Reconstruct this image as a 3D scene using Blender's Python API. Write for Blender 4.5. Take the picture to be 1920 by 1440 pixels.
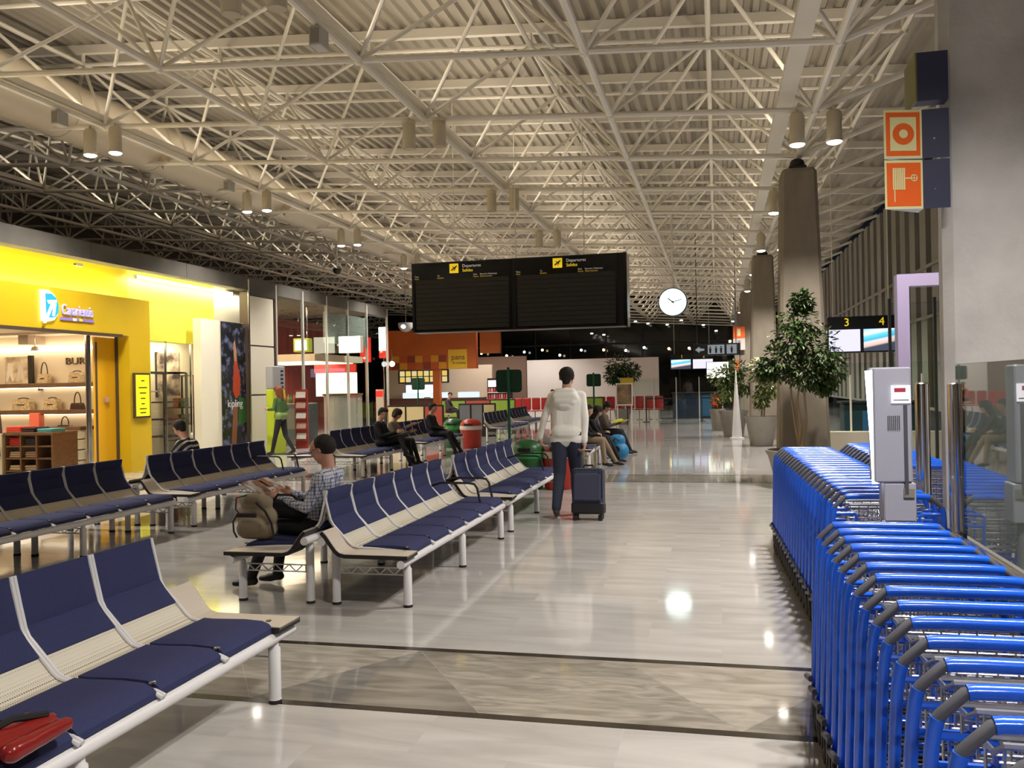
import bpy, bmesh, math, random
import numpy as np
from mathutils import Vector, Matrix, Euler
random.seed(7)
for o in list(bpy.data.objects): bpy.data.objects.remove(o)
SC = bpy.context.scene
COL = SC.collection
PI = math.pi
# ------------------------------------------------------------------ camera
CAMH = 1.6
cd = bpy.data.cameras.new('camera'); cam = bpy.data.objects.new('camera', cd); COL.objects.link(cam)
cd.sensor_width = 36; cd.lens = 36 * 1629 / 1920; cd.clip_start = 0.05; cd.clip_end = 300
cam.location = (0, 0, CAMH)
cam.rotation_euler = (Matrix.Rotation(0.2314, 3, 'Z') @ Matrix.Rotation(PI / 2 + 0.0015, 3, 'X') @ Matrix.Rotation(-0.0196, 3, 'Z')).to_euler()
SC.camera = cam
# ------------------------------------------------------------------ world (night) and exposure
W = bpy.data.worlds.new('night'); SC.world = W; W.use_nodes = True
W.node_tree.nodes['Background'].inputs[0].default_value = (.010, .011, .016, 1)
W.node_tree.nodes['Background'].inputs[1].default_value = .6
SC.view_settings.view_transform = 'Standard'; SC.view_settings.look = 'None'
SC.view_settings.exposure = 0.0; SC.view_settings.gamma = 1.0; SC.view_settings.use_curve_mapping = False
DOWN_W = 600.0     # spot power of a ceiling downlight
UP_W = (50.0, 95.0, 95.0, 110.0)       # power of the added linear uplights in the right, middle, left and far-left trunking
WARM = (1.0, .87, .68)
COOLWARM = (1.0, .955, .90)

# ------------------------------------------------------------------ materials
MATS = {}
def mat(name, col, rough=.5, metal=0., emit=None, es=0., spec=.5, trans=0., alpha=1., noise=None, bump=None, ior=1.45):
    """noise=(scale, colour2, contrast, stretch xyz) ; bump=(scale,strength)"""
    if name in MATS: return MATS[name]
    m = bpy.data.materials.new(name); m.use_nodes = True
    nt = m.node_tree; b = nt.nodes['Principled BSDF']
    b.inputs['Base Color'].default_value = (*col, 1); b.inputs['Roughness'].default_value = rough
    b.inputs['Metallic'].default_value = metal; b.inputs['IOR'].default_value = ior
    b.inputs['Specular IOR Level'].default_value = spec
    if trans: b.inputs['Transmission Weight'].default_value = trans
    if alpha < 1: b.inputs['Alpha'].default_value = alpha
    if emit: b.inputs['Emission Color'].default_value = (*emit, 1); b.inputs['Emission Strength'].default_value = es
    if noise or bump:
        tc = nt.nodes.new('ShaderNodeTexCoord')
    if noise:
        mp = nt.nodes.new('ShaderNodeMapping'); mp.inputs['Scale'].default_value = noise[3] if len(noise) > 3 else (1, 1, 1)
        nt.links.new(tc.outputs['Object'], mp.inputs[0])
        n = nt.nodes.new('ShaderNodeTexNoise'); n.inputs['Scale'].default_value = noise[0]; n.inputs['Detail'].default_value = 5
        nt.links.new(mp.outputs[0], n.inputs[0])
        r = nt.nodes.new('ShaderNodeValToRGB'); c = noise[2]
        r.color_ramp.elements[0].position = .5 - c; r.color_ramp.elements[1].position = .5 + c
        r.color_ramp.elements[0].color = (*col, 1); r.color_ramp.elements[1].color = (*noise[1], 1)
        nt.links.new(n.outputs[0], r.inputs[0]); nt.links.new(r.outputs[0], b.inputs['Base Color'])
    if bump:
        n2 = nt.nodes.new('ShaderNodeTexNoise'); n2.inputs['Scale'].default_value = bump[0]
        nt.links.new(tc.outputs['Object'], n2.inputs[0])
        bp = nt.nodes.new('ShaderNodeBump'); bp.inputs['Strength'].default_value = bump[1]; bp.inputs['Distance'].default_value = .01
        nt.links.new(n2.outputs[0], bp.inputs['Height']); nt.links.new(bp.outputs[0], b.inputs['Normal'])
    MATS[name] = m
    return m
def glow(name, col, s):
    if name in MATS: return MATS[name]
    m = bpy.data.materials.new(name); m.use_nodes = True; nt = m.node_tree; nt.nodes.clear()
    e = nt.nodes.new('ShaderNodeEmission'); e.inputs[0].default_value = (*col, 1); e.inputs[1].default_value = s
    o = nt.nodes.new('ShaderNodeOutputMaterial'); nt.links.new(e.outputs[0], o.inputs[0]); MATS[name] = m
    return m

# ------------------------------------------------------------------ mesh builder
class MB:
    def __init__(s): s.v = []; s.f = []; s.mi = []; s.cur = 0
    def add(s, vs, fs):
        n = len(s.v); s.v += [tuple(v) for v in vs]; s.f += [tuple(i + n for i in f) for f in fs]; s.mi += [s.cur] * len(fs); return s
    def m(s, i): s.cur = i; return s
    def box(s, x0, x1, y0, y1, z0, z1):
        return s.add([(x0,y0,z0),(x1,y0,z0),(x1,y1,z0),(x0,y1,z0),(x0,y0,z1),(x1,y0,z1),(x1,y1,z1),(x0,y1,z1)],
                     [(0,3,2,1),(4,5,6,7),(0,1,5,4),(1,2,6,5),(2,3,7,6),(3,0,4,7)])
    def cbox(s, x0, x1, y0, y1, z0, z1, c=.01):
        """box with chamfered vertical edges and top/bottom edges"""
        def ring(z, i): return [(x0+c+i,y0+i,z),(x1-c-i,y0+i,z),(x1-i,y0+c+i,z),(x1-i,y1-c-i,z),(x1-c-i,y1-i,z),(x0+c+i,y1-i,z),(x0+i,y1-c-i,z),(x0+i,y0+c+i,z)]
        vs = ring(z0, c) + ring(z0+c, 0) + ring(z1-c, 0) + ring(z1, c)
        fs = [tuple(range(7, -1, -1)), tuple(range(24, 32))]
        for k in range(3):
            for i in range(8):
                j = (i+1) % 8; fs.append((k*8+i, k*8+j, k*8+8+j, k*8+8+i))
        return s.add(vs, fs)
    def tube(s, p0, p1, r, n=8, r1=None, cap=True):
        p0, p1 = Vector(p0), Vector(p1); d = (p1-p0)
        if d.length < 1e-6: return s
        d.normalize(); a = d.orthogonal().normalized(); b = d.cross(a); r1 = r if r1 is None else r1
        vs = []
        for p, rr in ((p0, r), (p1, r1)):
            for i in range(n):
                t = 2*PI*i/n; vs.append(p + (a*math.cos(t)+b*math.sin(t))*rr)
        fs = [(i, (i+1) % n, n+(i+1) % n, n+i) for i in range(n)]
        if cap: fs += [tuple(range(n-1, -1, -1)), tuple(range(n, 2*n))]
        return s.add(vs, fs)
    def path(s, pts, r, n=8, closed=False, rs=None):
        P = [Vector(p) for p in pts]; k = len(P); vs = []; prev = None
        for i, p in enumerate(P):
            if closed: t = (P[(i+1) % k]-P[i-1])
            else: t = (P[min(i+1, k-1)]-P[max(i-1, 0)])
            t.normalize()
            if prev is None: a = t.orthogonal().normalized()
            else:
                a = prev - t*prev.dot(t)
                a = a.normalized() if a.length > 1e-5 else t.orthogonal().normalized()
            prev = a; b = t.cross(a); rr = rs[i] if rs else r
            for j in range(n):
                q = 2*PI*j/n; vs.append(p+(a*math.cos(q)+b*math.sin(q))*rr)
        fs = []
        for i in range(k if closed else k-1):
            i2 = (i+1) % k
            for j in range(n): fs.append((i*n+j, i*n+(j+1) % n, i2*n+(j+1) % n, i2*n+j))
        if not closed: fs += [tuple(range(n-1, -1, -1)), tuple(range((k-1)*n, k*n))]
        return s.add(vs, fs)
    def lathe(s, prof, n=16, c=(0,0,0)):
        """prof: (r,z) list bottom->top"""
        vs = []; k = len(prof)
        for r, z in prof:
            for j in range(n):
                q = 2*PI*j/n; vs.append((c[0]+r*math.cos(q), c[1]+r*math.sin(q), c[2]+z))
        fs = [(i*n+j, i*n+(j+1) % n, (i+1)*n+(j+1) % n, (i+1)*n+j) for i in range(k-1) for j in range(n)]
        fs += [tuple(range(n-1, -1, -1)), tuple(range((k-1)*n, k*n))]
        return s.add(vs, fs)
    def ell(s, c, r, n=12, k=8, zmin=-1., zmax=1., rot=None):
        prof = []
        a0, a1 = math.asin(max(-1, zmin)), math.asin(min(1, zmax)); vs = []
        for i in range(k+1):
            a = a0+(a1-a0)*i/k
            for j in range(n):
                q = 2*PI*j/n; v = Vector((r[0]*math.cos(a)*math.cos(q), r[1]*math.cos(a)*math.sin(q), r[2]*math.sin(a)))
                if rot: v = rot @ v
                vs.append(v+Vector(c))
        fs = [(i*n+j, i*n+(j+1) % n, (i+1)*n+(j+1) % n, (i+1)*n+j) for i in range(k) for j in range(n)]
        fs += [tuple(range(n-1, -1, -1)), tuple(range(k*n, (k+1)*n))]
        return s.add(vs, fs)
    def prism(s, poly, axis, a, b):
        """extrude 2d polygon; axis 'x','y','z' is the extrusion axis; poly gives the other two coords in xyz order"""
        def P(u, v, w): return {'x': (w,u,v), 'y': (u,w,v), 'z': (u,v,w)}[axis]
        n = len(poly); vs = [P(u,v,a) for u,v in poly]+[P(u,v,b) for u,v in poly]
        fs = [tuple(range(n)), tuple(range(2*n-1, n-1, -1))]+[(i, n+i, n+(i+1) % n, (i+1) % n) for i in range(n)]
        return s.add(vs, fs)
    def pad(s, path, y0, y1, t, m=8, rnd=.5):
        """upholstered pad: (x,z) centre path swept over y, thickness t, soft edges; normal side = left of path"""
        k = len(path); P = [Vector((p[0], p[1])) for p in path]; vs = []
        L = [0]
        for i in range(1, k): L.append(L[-1]+(P[i]-P[i-1]).length)
        tot = L[-1]
        for side in (1, -1):
            for i in range(k):
                tg = (P[min(i+1, k-1)]-P[max(i-1, 0)]).normalized(); nn = Vector((-tg.y, tg.x))
                e = min(1, (min(L[i], tot-L[i])+.0)/(.05)); fe = math.sqrt(max(0, 1-(1-e)**2)) if e < 1 else 1
                for j in range(m+1):
                    w = j/m; yy = y0+(y1-y0)*w; d = min(w, 1-w)*(y1-y0)/.05; d = min(1, d); fy = math.sqrt(max(0, 1-(1-d)**2)) if d < 1 else 1
                    h = t*(.35+.65*fe*fy)*(1 if side > 0 else .35); q = P[i]+nn*h*side*(1 if side > 0 else 1)
                    vs.append((q.x, yy, q.y))
        q = m+1; off = k*q; fs = []
        for i in range(k-1):
            for j in range(m):
                a = i*q+j; fs.append((a, a+1, a+q+1, a+q)); a += off; fs.append((a, a+q, a+q+1, a+1))
        for i in range(k-1):
            for j in (0, m):
                a = i*q+j; f = (a, a+q, a+q+off, a+off); fs.append(f if j == 0 else f[::-1])
        for j in range(m):
            for i in (0, k-1):
                a = i*q+j; f = (a, a+off, a+off+1, a+1); fs.append(f if i == 0 else f[::-1])
        return s.add(vs, fs)
    def mesh(s, name, mats, smooth=False):
        me = bpy.data.meshes.new(name); me.from_pydata(s.v, [], s.f)
        for m_ in (mats if isinstance(mats, (list, tuple)) else [mats]): me.materials.append(m_)
        if max(s.mi, default=0) > 0: me.polygons.foreach_set('material_index', s.mi)
        if smooth:
            me.polygons.foreach_set('use_smooth', [True]*len(me.polygons))
            try: me.set_sharp_from_angle(angle=math.radians(42))
            except Exception: pass
        me.update()
        bm = bmesh.new(); bm.from_mesh(me); bmesh.ops.recalc_face_normals(bm, faces=bm.faces); bm.to_mesh(me); bm.free()
        return me
    def build(s, name, mats, parent=None, smooth=False, loc=None):
        me = s.mesh(name, mats, smooth)
        return put(name, me, parent, loc)
def put(name, me, parent=None, loc=None, rot=None, scale=None):
    o = bpy.data.objects.new(name, me); COL.objects.link(o)
    if parent: o.parent = parent
    if loc: o.location = loc
    if rot: o.rotation_euler = rot
    if scale: o.scale = scale
    return o
def tag(o, label, cat, group=None):
    o['label'] = label; o['category'] = cat
    if group: o['group'] = group
    return o
def thing(name, label, cat, loc=(0,0,0), rz=0, group=None):
    o = bpy.data.objects.new(name, None); COL.objects.link(o); o.location = loc; o.rotation_euler = (0,0,rz)
    o.empty_display_size = .1
    return tag(o, label, cat, group)
def struct(o, label=None, cat=None):
    o['kind'] = 'structure'
    if label: o['label'] = label
    if cat: o['category'] = cat
    return o
def copy_tree(o, parent=None):
    c = o.copy(); COL.objects.link(c); c.parent = parent
    for ch in o.children: copy_tree(ch, c)
    return c
TMP = bpy.data.scenes.new('workshop')          # small side scene: modifiers and letters are evaluated here, then it is removed
def evaluated_mesh(ob):
    TMP.collection.objects.link(ob); vl = TMP.view_layers[0]; vl.update()
    me = bpy.data.meshes.new_from_object(ob.evaluated_get(vl.depsgraph)); bpy.data.objects.remove(ob); return me
def text(name, body, size, material, parent=None, loc=(0,0,0), rot=(0,0,0), ext=.004, align='CENTER', sx=1.):
    cu = bpy.data.curves.new(name, 'FONT'); cu.body = body; cu.size = size; cu.extrude = ext; cu.align_x = align; cu.align_y = 'CENTER'
    cu.resolution_u = 3
    me = evaluated_mesh(bpy.data.objects.new('tmp', cu)); me.name = name; me.materials.clear(); me.materials.append(material)
    return put(name, me, parent, loc, rot, (sx,1,1))
FACE_CAM = (PI/2, 0, 0)        # text that reads towards -Y
FACE_RIGHT = (PI/2, 0, PI/2)   # text on a wall that looks towards +X
ORD = ['first','second','third','fourth','fifth','sixth','seventh','eighth','ninth','tenth','eleventh','twelfth','thirteenth','fourteenth','fifteenth','sixteenth','seventeenth','eighteenth','nineteenth','twentieth','twenty-first','twenty-second','twenty-third','twenty-fourth']
def roof_b(X): return 5.374-.067*X
def roof_t(X): return 6.89-.067*X
# ================================================================== floor
def floor_mat():
    m = bpy.data.materials.new('polished_marble'); m.use_nodes = True; nt = m.node_tree; b = nt.nodes['Principled BSDF']
    N = nt.nodes.new; L = nt.links.new
    tc = N('ShaderNodeTexCoord')
    br = N('ShaderNodeTexBrick'); br.inputs['Scale'].default_value = 1.0; br.inputs['Brick Width'].default_value = .9; br.inputs['Row Height'].default_value = .45
    br.inputs['Mortar Size'].default_value = .0015; br.inputs['Color1'].default_value = (.0, .0, .0, 1); br.inputs['Color2'].default_value = (1, 1, 1, 1)
    br.inputs['Mortar'].default_value = (.4, .4, .4, 1); br.inputs['Bias'].default_value = 0
    L(tc.outputs['Object'], br.inputs[0])
    mp = N('ShaderNodeMapping'); mp.inputs['Scale'].default_value = (.6, 3.2, 1); L(tc.outputs['Object'], mp.inputs[0])
    add = N('ShaderNodeVectorMath'); add.operation = 'MULTIPLY_ADD'; L(br.outputs['Color'], add.inputs[0]); add.inputs[1].default_value = (3, 7, 2); L(mp.outputs[0], add.inputs[2])
    n = N('ShaderNodeTexNoise'); n.inputs['Scale'].default_value = 1.3; n.inputs['Detail'].default_value = 6; n.inputs['Distortion'].default_value = .9; L(add.outputs[0], n.inputs[0])
    r = N('ShaderNodeValToRGB'); r.color_ramp.elements[0].position = .32; r.color_ramp.elements[1].position = .68
    r.color_ramp.elements[0].color = (.40, .375, .35, 1); r.color_ramp.elements[1].color = (.54, .515, .485, 1); L(n.outputs[0], r.inputs[0])
    mx = N('ShaderNodeMixRGB'); mx.blend_type = 'MULTIPLY'; mx.inputs[0].default_value = .07; L(r.outputs[0], mx.inputs[1]); L(br.outputs['Color'], mx.inputs[2])
    L(mx.outputs[0], b.inputs['Base Color'])
    b.inputs['Roughness'].default_value = .07; b.inputs['Specular IOR Level'].default_value = .6
    n2 = N('ShaderNodeTexNoise'); n2.inputs['Scale'].default_value = 2.2; L(tc.outputs['Object'], n2.inputs[0])
    bp = N('ShaderNodeBump'); bp.inputs['Strength'].default_value = .04; bp.inputs['Distance'].default_value = .02; L(n2.outputs[0], bp.inputs['Height']); L(bp.outputs[0], b.inputs['Normal'])
    return m
M_FLOOR = floor_mat()
floor = struct(MB().box(-26, 8, -8, 62, -.3, 0).build('floor', M_FLOOR))
M_STRIP = mat('dark_granite_strip', (.018, .014, .010), .14, noise=(30, (.05, .04, .03), .2))
for y in (4.06, 5.03, 14.13, 15.22, 24.3, 25.4):
    MB().box(-11.4, 3.5, y-.03, y+.03, -.01, .0015).build('floor_strip', M_STRIP, floor)
def vein_mat(name, a, b_, sc, rot):
    m = bpy.data.materials.new(name); m.use_nodes = True; nt = m.node_tree; b = nt.nodes['Principled BSDF']
    tc = nt.nodes.new('ShaderNodeTexCoord'); mp = nt.nodes.new('ShaderNodeMapping'); mp.inputs['Rotation'].default_value = (0, 0, rot); mp.inputs['Scale'].default_value = (1, 4, 1)
    n = nt.nodes.new('ShaderNodeTexNoise'); n.inputs['Scale'].default_value = sc; n.inputs['Detail'].default_value = 7; n.inputs['Distortion'].default_value = 1.6
    r = nt.nodes.new('ShaderNodeValToRGB'); r.color_ramp.elements[0].position = .35; r.color_ramp.elements[1].position = .65
    r.color_ramp.elements[0].color = (*a, 1); r.color_ramp.elements[1].color = (*b_, 1)
    nt.links.new(tc.outputs['Object'], mp.inputs[0]); nt.links.new(mp.outputs[0], n.inputs[0]); nt.links.new(n.outputs[0], r.inputs[0]); nt.links.new(r.outputs[0], b.inputs['Base Color'])
    b.inputs['Roughness'].default_value = .06; b.inputs['Specular IOR Level'].default_value = .6
    return m
VE = [vein_mat('veined_marble_light', (.29, .255, .21), (.44, .40, .34), 2.0, .6), vein_mat('veined_marble_grey', (.22, .195, .16), (.38, .345, .29), 2.6, -.7),
      vein_mat('veined_marble_dark', (.17, .155, .13), (.29, .265, .225), 1.6, .3)]
for (ya, yb) in ((4.09, 5.0), (14.16, 15.19)):           # inlaid band: triangular slabs between the dark strips
    x = -8.6; k = 0; w = .62
    while x < 3.0:
        tri = [(x, ya), (x+w*2, ya), (x+w, yb)] if k % 2 == 0 else [(x+w, yb), (x, ya+.0), (x-w, yb)]
        if k % 2 == 0: tri = [(x+.003, ya), (x+2*w-.003, ya), (x+w, yb-.002)]
        else: tri = [(x+.003-0, yb), (x+w, ya+.002), (x+2*w-.003, yb)]
        MB().prism(tri, 'z', -.01, .0008).build('marble_tile', VE[(k*5+k//3) % 3], floor)
        x += w; k += 1
# ================================================================== roof: deck, purlins, space frame
M_DECK = mat('painted_roof_deck', (.32, .285, .23), .55, noise=(1.2, (.38, .34, .275), .3))
M_STEEL = mat('cream_painted_steel', (.80, .75, .66), .38)
M_STEELG = mat('grey_painted_steel', (.45, .44, .42), .4)
b = MB(); prof = []; x = -26.0; p = .24
while x < 4.9:
    prof += [(x, 0), (x+.085, 0), (x+.115, .07), (x+.205, .07)]; x += p
zz = lambda X: roof_t(X)+.36
vs = []
YS = (-8, 62)
for y in YS: vs += [(X, y, zz(X)+d) for X, d in prof]
n = len(prof); b.add(vs, [(i, i+1, n+i+1, n+i) for i in range(n-1)])
ceil = struct(b.build('ceiling', M_DECK))
MB().add([(-26.3, -8, zz(-26.3)+.2), (5.2, -8, zz(5.2)+.2), (5.2, 62, zz(5.2)+.2), (-26.3, 62, zz(-26.3)+.2), (-26.3, -8, zz(-26.3)+.3), (5.2, -8, zz(5.2)+.3), (5.2, 62, zz(5.2)+.3), (-26.3, 62, zz(-26.3)+.3)],
         [(0,3,2,1),(4,5,6,7),(0,1,5,4),(1,2,6,5),(2,3,7,6),(3,0,4,7)]).build('roof_slab', M_DECK, ceil)
AX, AY = 2.8, 2.48
def BN(i, j): X = -1.4246+AX*i; return Vector((X, 10.04+AY*j, roof_b(X)))
def TN(i, j): X = -.0246+AX*i; return Vector((X, 10.04+AY*(j+.5), roof_t(X)))
I0, I1, J0, J1 = -8, 1, -6, 20
mem = []
for j in range(J0, J1+1):
    for i in range(I0, I1+1):
        if i < I1: mem.append((BN(i, j), BN(i+1, j), .042, 'bottom_chord'))
        if j < J1: mem.append((BN(i, j), BN(i, j+1), .05, 'bottom_chord'))
        if j < J1:
            if i < I1: mem.append((TN(i, j), TN(i+1, j), .036, 'top_chord'))
            if j < J1-1: mem.append((TN(i, j), TN(i, j+1), .042, 'top_chord'))
            mem.append((BN(i, j), TN(i, j), .03, 'diagonal_strut')); mem.append((BN(i, j+1), TN(i, j), .03, 'diagonal_strut'))
            if i > I0: mem.append((BN(i, j), TN(i-1, j), .03, 'diagonal_strut')); mem.append((BN(i, j+1), TN(i-1, j), .03, 'diagonal_strut'))
for j in range(J0, J1+1):                                  # eave struts out to the right
    a = BN(1, j); mem.append((a, Vector((4.7, a.y, roof_b(1.375)+1.12)), .045, 'eave_strut'))
# sort by on-screen size: length/distance, in view only
c_, s_ = math.cos(.2314), math.sin(.2314)
def scr(P):
    d = -P.x*s_+P.y*c_; x = P.x*c_+P.y*s_; z = P.z-CAMH
    return d, x, z
def score(mm):
    P = (mm[0]+mm[1])/2; d, x, z = scr(P)
    if d < 5 or abs(x/d) > .66 or z/d > .50: return 0
    return mm[2]*(mm[0]-mm[1]).length/d/d
mem.sort(key=score, reverse=True)
frame = bpy.data.objects.new('space_frame', None); COL.objects.link(frame); frame.location = (0, 0, 0)
struct(frame)
frame['label'] = 'cream steel space frame of tubes carrying the roof'
unit = MB().tube((0,0,0), (0,0,1), 1, 8).mesh('frame_tube', M_STEEL, True)
units = {}
for a, bb, r, nm in mem[:296]:
    o = put(nm, unit if nm != 'eave_strut' else unit, frame); d = bb-a
    o.location = a; o.rotation_euler = d.to_track_quat('Z', 'Y').to_euler(); o.scale = (r, r, d.length)
rest = MB()
for a, bb, r, nm in mem[296:]: rest.tube(a, bb, r, 5, cap=False)
o = rest.build('frame_tubes', M_STEEL, frame); o['kind'] = 'stuff'
nodes = MB()
for j in range(J0, J1+1):
    for i in range(I0, I1+1):
        q = BN(i, j); nodes.ell(q, (.075, .075, .075), 6, 4)
        if j < J1: nodes.ell(TN(i, j), (.065, .065, .065), 6, 4); nodes.tube(TN(i, j), TN(i, j)+Vector((0, 0, .26)), .035, 6)
o = nodes.build('frame_nodes', M_STEEL, frame); o['kind'] = 'stuff'
pur = bpy.data.objects.new('roof_purlins', None); COL.objects.link(pur); struct(pur); pur['label'] = 'row of steel purlins under the corrugated roof deck'
for j in range(-4, J1):
    y = TN(0, j).y; xa, xb = -25.5, 4.8
    MB().add([(xa, y-.05, zz(xa)-.16), (xb, y-.05, zz(xb)-.16), (xb, y+.05, zz(xb)-.16), (xa, y+.05, zz(xa)-.16), (xa, y-.05, zz(xa)-.01), (xb, y-.05, zz(xb)-.01), (xb, y+.05, zz(xb)-.01), (xa, y+.05, zz(xa)-.01)],
             [(0,3,2,1),(4,5,6,7),(0,1,5,4),(1,2,6,5),(2,3,7,6),(3,0,4,7)]).build('purlin', M_STEEL, pur)
# the big round duct
M_DUCT = mat('cream_sheet_duct', (.60, .53, .42), .42)
t = thing('air_duct', 'large round cream air duct hung along the left lamp row', 'duct', (-11.0, 0, 6.55))
MB().tube((0, -8, 0), (0, 58, 0), .5, 28).build('duct_pipe', M_DUCT, t, True)
for k in range(27):
    y = -7+2.48*k
    MB().tube((0, y-.03, 0), (0, y+.03, 0), .515, 28).build('duct_collar', M_DUCT, t, True)
for k in range(5):
    y = 10.3+4.96*k
    MB().tube((.35, y, -.3), (.52, y, -.45), .13, 14, .16).build('duct_nozzle', M_DUCT, t, True)
# ================================================================== concrete pillars
M_CONC = mat('board_marked_concrete', (.20, .165, .12), .8, noise=(3.0, (.29, .245, .19), .25, (1, 1, .35)), bump=(40, .3))
M_CONC2 = mat('pale_rough_concrete', (.36, .345, .33), .8, noise=(2.2, (.56, .54, .52), .22), bump=(30, .3))
M_DARK = mat('black_steel', (.02, .02, .02), .4)
def pillar(name, x0, x1, xt0, xt1, y, dep, h, m_, label, cap=True):
    t = thing(name, label, 'pillar', ((x0+x1)/2, y, 0)); cx = (x0+x1)/2; b = MB(); c = .05
    def ring(xa, xb, ya, yb, z): return [(xa+c-cx,ya,z),(xb-c-cx,ya,z),(xb-cx,ya+c,z),(xb-cx,yb-c,z),(xb-c-cx,yb,z),(xa+c-cx,yb,z),(xa-cx,yb-c,z),(xa-cx,ya+c,z)]
    d = dep/2; vs = ring(x0, x1, -d, d, 0)+ring(xt0, xt1, -d*.85, d*.85, h-.06)+ring(xt0+.04, xt1-.04, -d*.75, d*.75, h)
    fs = [tuple(range(7, -1, -1)), tuple(range(16, 24))]+[(k*8+i, k*8+(i+1) % 8, k*8+8+(i+1) % 8, k*8+8+i) for k in range(2) for i in range(8)]
    b.add(vs, fs).build('shaft', m_, t)
    if cap:
        xm = (xt0+xt1)/2-cx
        MB().cbox(xm-.14, xm+.14, -.14, .14, h, h+.09, .02).build('bearing_plate', M_DARK, t)
        MB().ell((xm, 0, h+.13), (.12, .12, .09), 12, 6).build('bearing_ball', M_DARK, t, True)
    return t
pillar('concrete_pillar', 1.30, 2.15, 1.31, 2.1, 5.60, .20, 5.0, M_CONC2, 'pale rough concrete pillar filling the right edge behind the glass', cap=True)
pillar('concrete_pillar', .95, 1.77, 1.08, 1.63, 15.0, .75, 5.02, M_CONC, 'tall tapered concrete pillar behind the leafy ficus tree')
pillar('concrete_pillar', .86, 1.66, 1.01, 1.56, 24.9, .75, 5.02, M_CONC, 'tapered concrete pillar behind the potted variegated plant')
pillar('concrete_pillar', .80, 1.60, .95, 1.5, 34.8, .75, 5.02, M_CONC, 'far concrete pillar carrying the small orange exit sign')
pillar('concrete_pillar', .80, 1.60, .95, 1.5, 44.7, .75, 5.02, M_CONC, 'farthest concrete pillar at the end of the right-hand row')
# ================================================================== right facade of vertical fins
M_FIN = mat('grey_fin_metal', (.27, .25, .21), .5)
M_NIGHTGLASS = mat('dark_night_glass', (.008, .010, .010), .06, spec=.6)
t = bpy.data.objects.new('wall_right', None); COL.objects.link(t); struct(t)
MB().box(4.92, 5.0, -8, 62, 0, 6.5).build('dark_glazing', M_NIGHTGLASS, t)
fin = MB().box(-.12, 0, -.30, .30, .9, 6.45).mesh('fin', M_FIN)
for k in range(46): put('fin', fin, t, (4.88, 8.6+1.12*k, 0))
for z in (.85, 2.95, 4.1): MB().box(4.70, 4.76, 6, 62, z, z+.06).build('rail', M_FIN, t)
# ================================================================== far end and back
t = bpy.data.objects.new('wall_far', None); COL.objects.link(t); struct(t)
M_WHITEW = mat('warm_white_wall', (.80, .72, .67), .7, noise=(.4, (.76, .67, .62), .3))
MB().box(-16.0, -3.2, 50.0, 50.2, 0, 3.05).build('white_partition', M_WHITEW, t)
MB().box(-26, 5, 60.5, 60.6, 0, 7.9).build('dark_glazing', M_NIGHTGLASS, t)
for k in range(12): MB().box(-25+2.5*k, -24.92+2.5*k, 60.35, 60.5, 0, 7.6).build('mullion', M_DARK, t)
MB().box(-26, 5, 60.3, 60.5, 4.3, 4.42).build('transom', M_DARK, t)
struct(MB().box(-26, 5, -8.3, -8.1, 0, 8.2).build('wall_back', mat('plain_back_wall', (.30, .27, .23), .8)))
struct(MB().box(-26.3, -26.1, -8, 62, 0, 9).build('wall_left', mat('dark_far_wall', (.10, .08, .06), .85)))
# ================================================================== ceiling lamps in pairs under the frame
M_LAMPBODY = mat('cream_lamp_can', (.60, .53, .40), .4)
G_LAMP = glow('lamp_lens_light', (1, .93, .82), 28)
G_OFF = mat('uplight_base', (.45, .39, .29), .5)
can_me = MB().lathe([(.095, .0), (.10, .01), (.10, .36), (.07, .40), (.02, .40)], 20).mesh('can', M_LAMPBODY, True)
rim_me = MB().lathe([(.108, -.03), (.108, .02), (.098, .02)], 20).mesh('rim', M_LAMPBODY, True)
lens_me = MB().ell((0, 0, -.028), (.1, .1, .035), 20, 5, -1, .1).mesh('lens', G_LAMP, True)
stem_me = MB().tube((0, 0, .39), (0, 0, .46), .018, 8).mesh('stem', M_LAMPBODY, True)
base_me = MB().lathe([(.09, -.012), (.1, .0), (.09, .003)], 20).mesh('base', G_OFF, True)
uprim_me = MB().lathe([(.105, .36), (.11, .40), (.10, .41)], 20).mesh('upper_rim', M_LAMPBODY, True)
SP_D = bpy.data.lights.new('downlight', 'SPOT'); SP_D.energy = DOWN_W; SP_D.spot_size = math.radians(128); SP_D.spot_blend = .6; SP_D.color = COOLWARM; SP_D.shadow_soft_size = .09
def lamp(x, y, z, up, label, group):
    t = thing('ceiling_lamp', label, 'lamp', (x, y, z), 0, group)
    put('can', can_me, t); put('stem', stem_me, t)
    if up: put('base', base_me, t); put('upper_rim', uprim_me, t)
    else: put('rim', rim_me, t); put('lens', lens_me, t)
    if not up:
        l = bpy.data.objects.new('light', SP_D); COL.objects.link(l); l.parent = t; l.location = (0, 0, -.075)
rows = [(1, 'right-hand', False), (-3, 'left-hand', False), (-1, 'middle', True)]
for i, rn, up in rows:
    pair = 0
    for j in range(-5 if not up else -1, 16, 2):
        p = BN(i, j)
        if up and j > 9: continue
        if j >= 1: pair += 1
        for sgn, side in ((-1, 'left'), (1, 'right')):
            if j < 1: lb = '%s can lamp of the %s pair above the camera in the %s row' % (side, {-1: 'nearer', -3: 'middle', -5: 'rear'}[j], rn)
            elif up: lb = '%s unlit lamp can of the %s pair from the camera, middle row' % (side, ORD[pair-1])
            else: lb = '%s glowing downlight of the %s pair from the camera, %s row' % (side, ORD[pair-1], rn)
            lamp(p.x+sgn*.24, p.y-.05, p.z-.44, up, lb, rn+' row of ceiling lamps')
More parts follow.
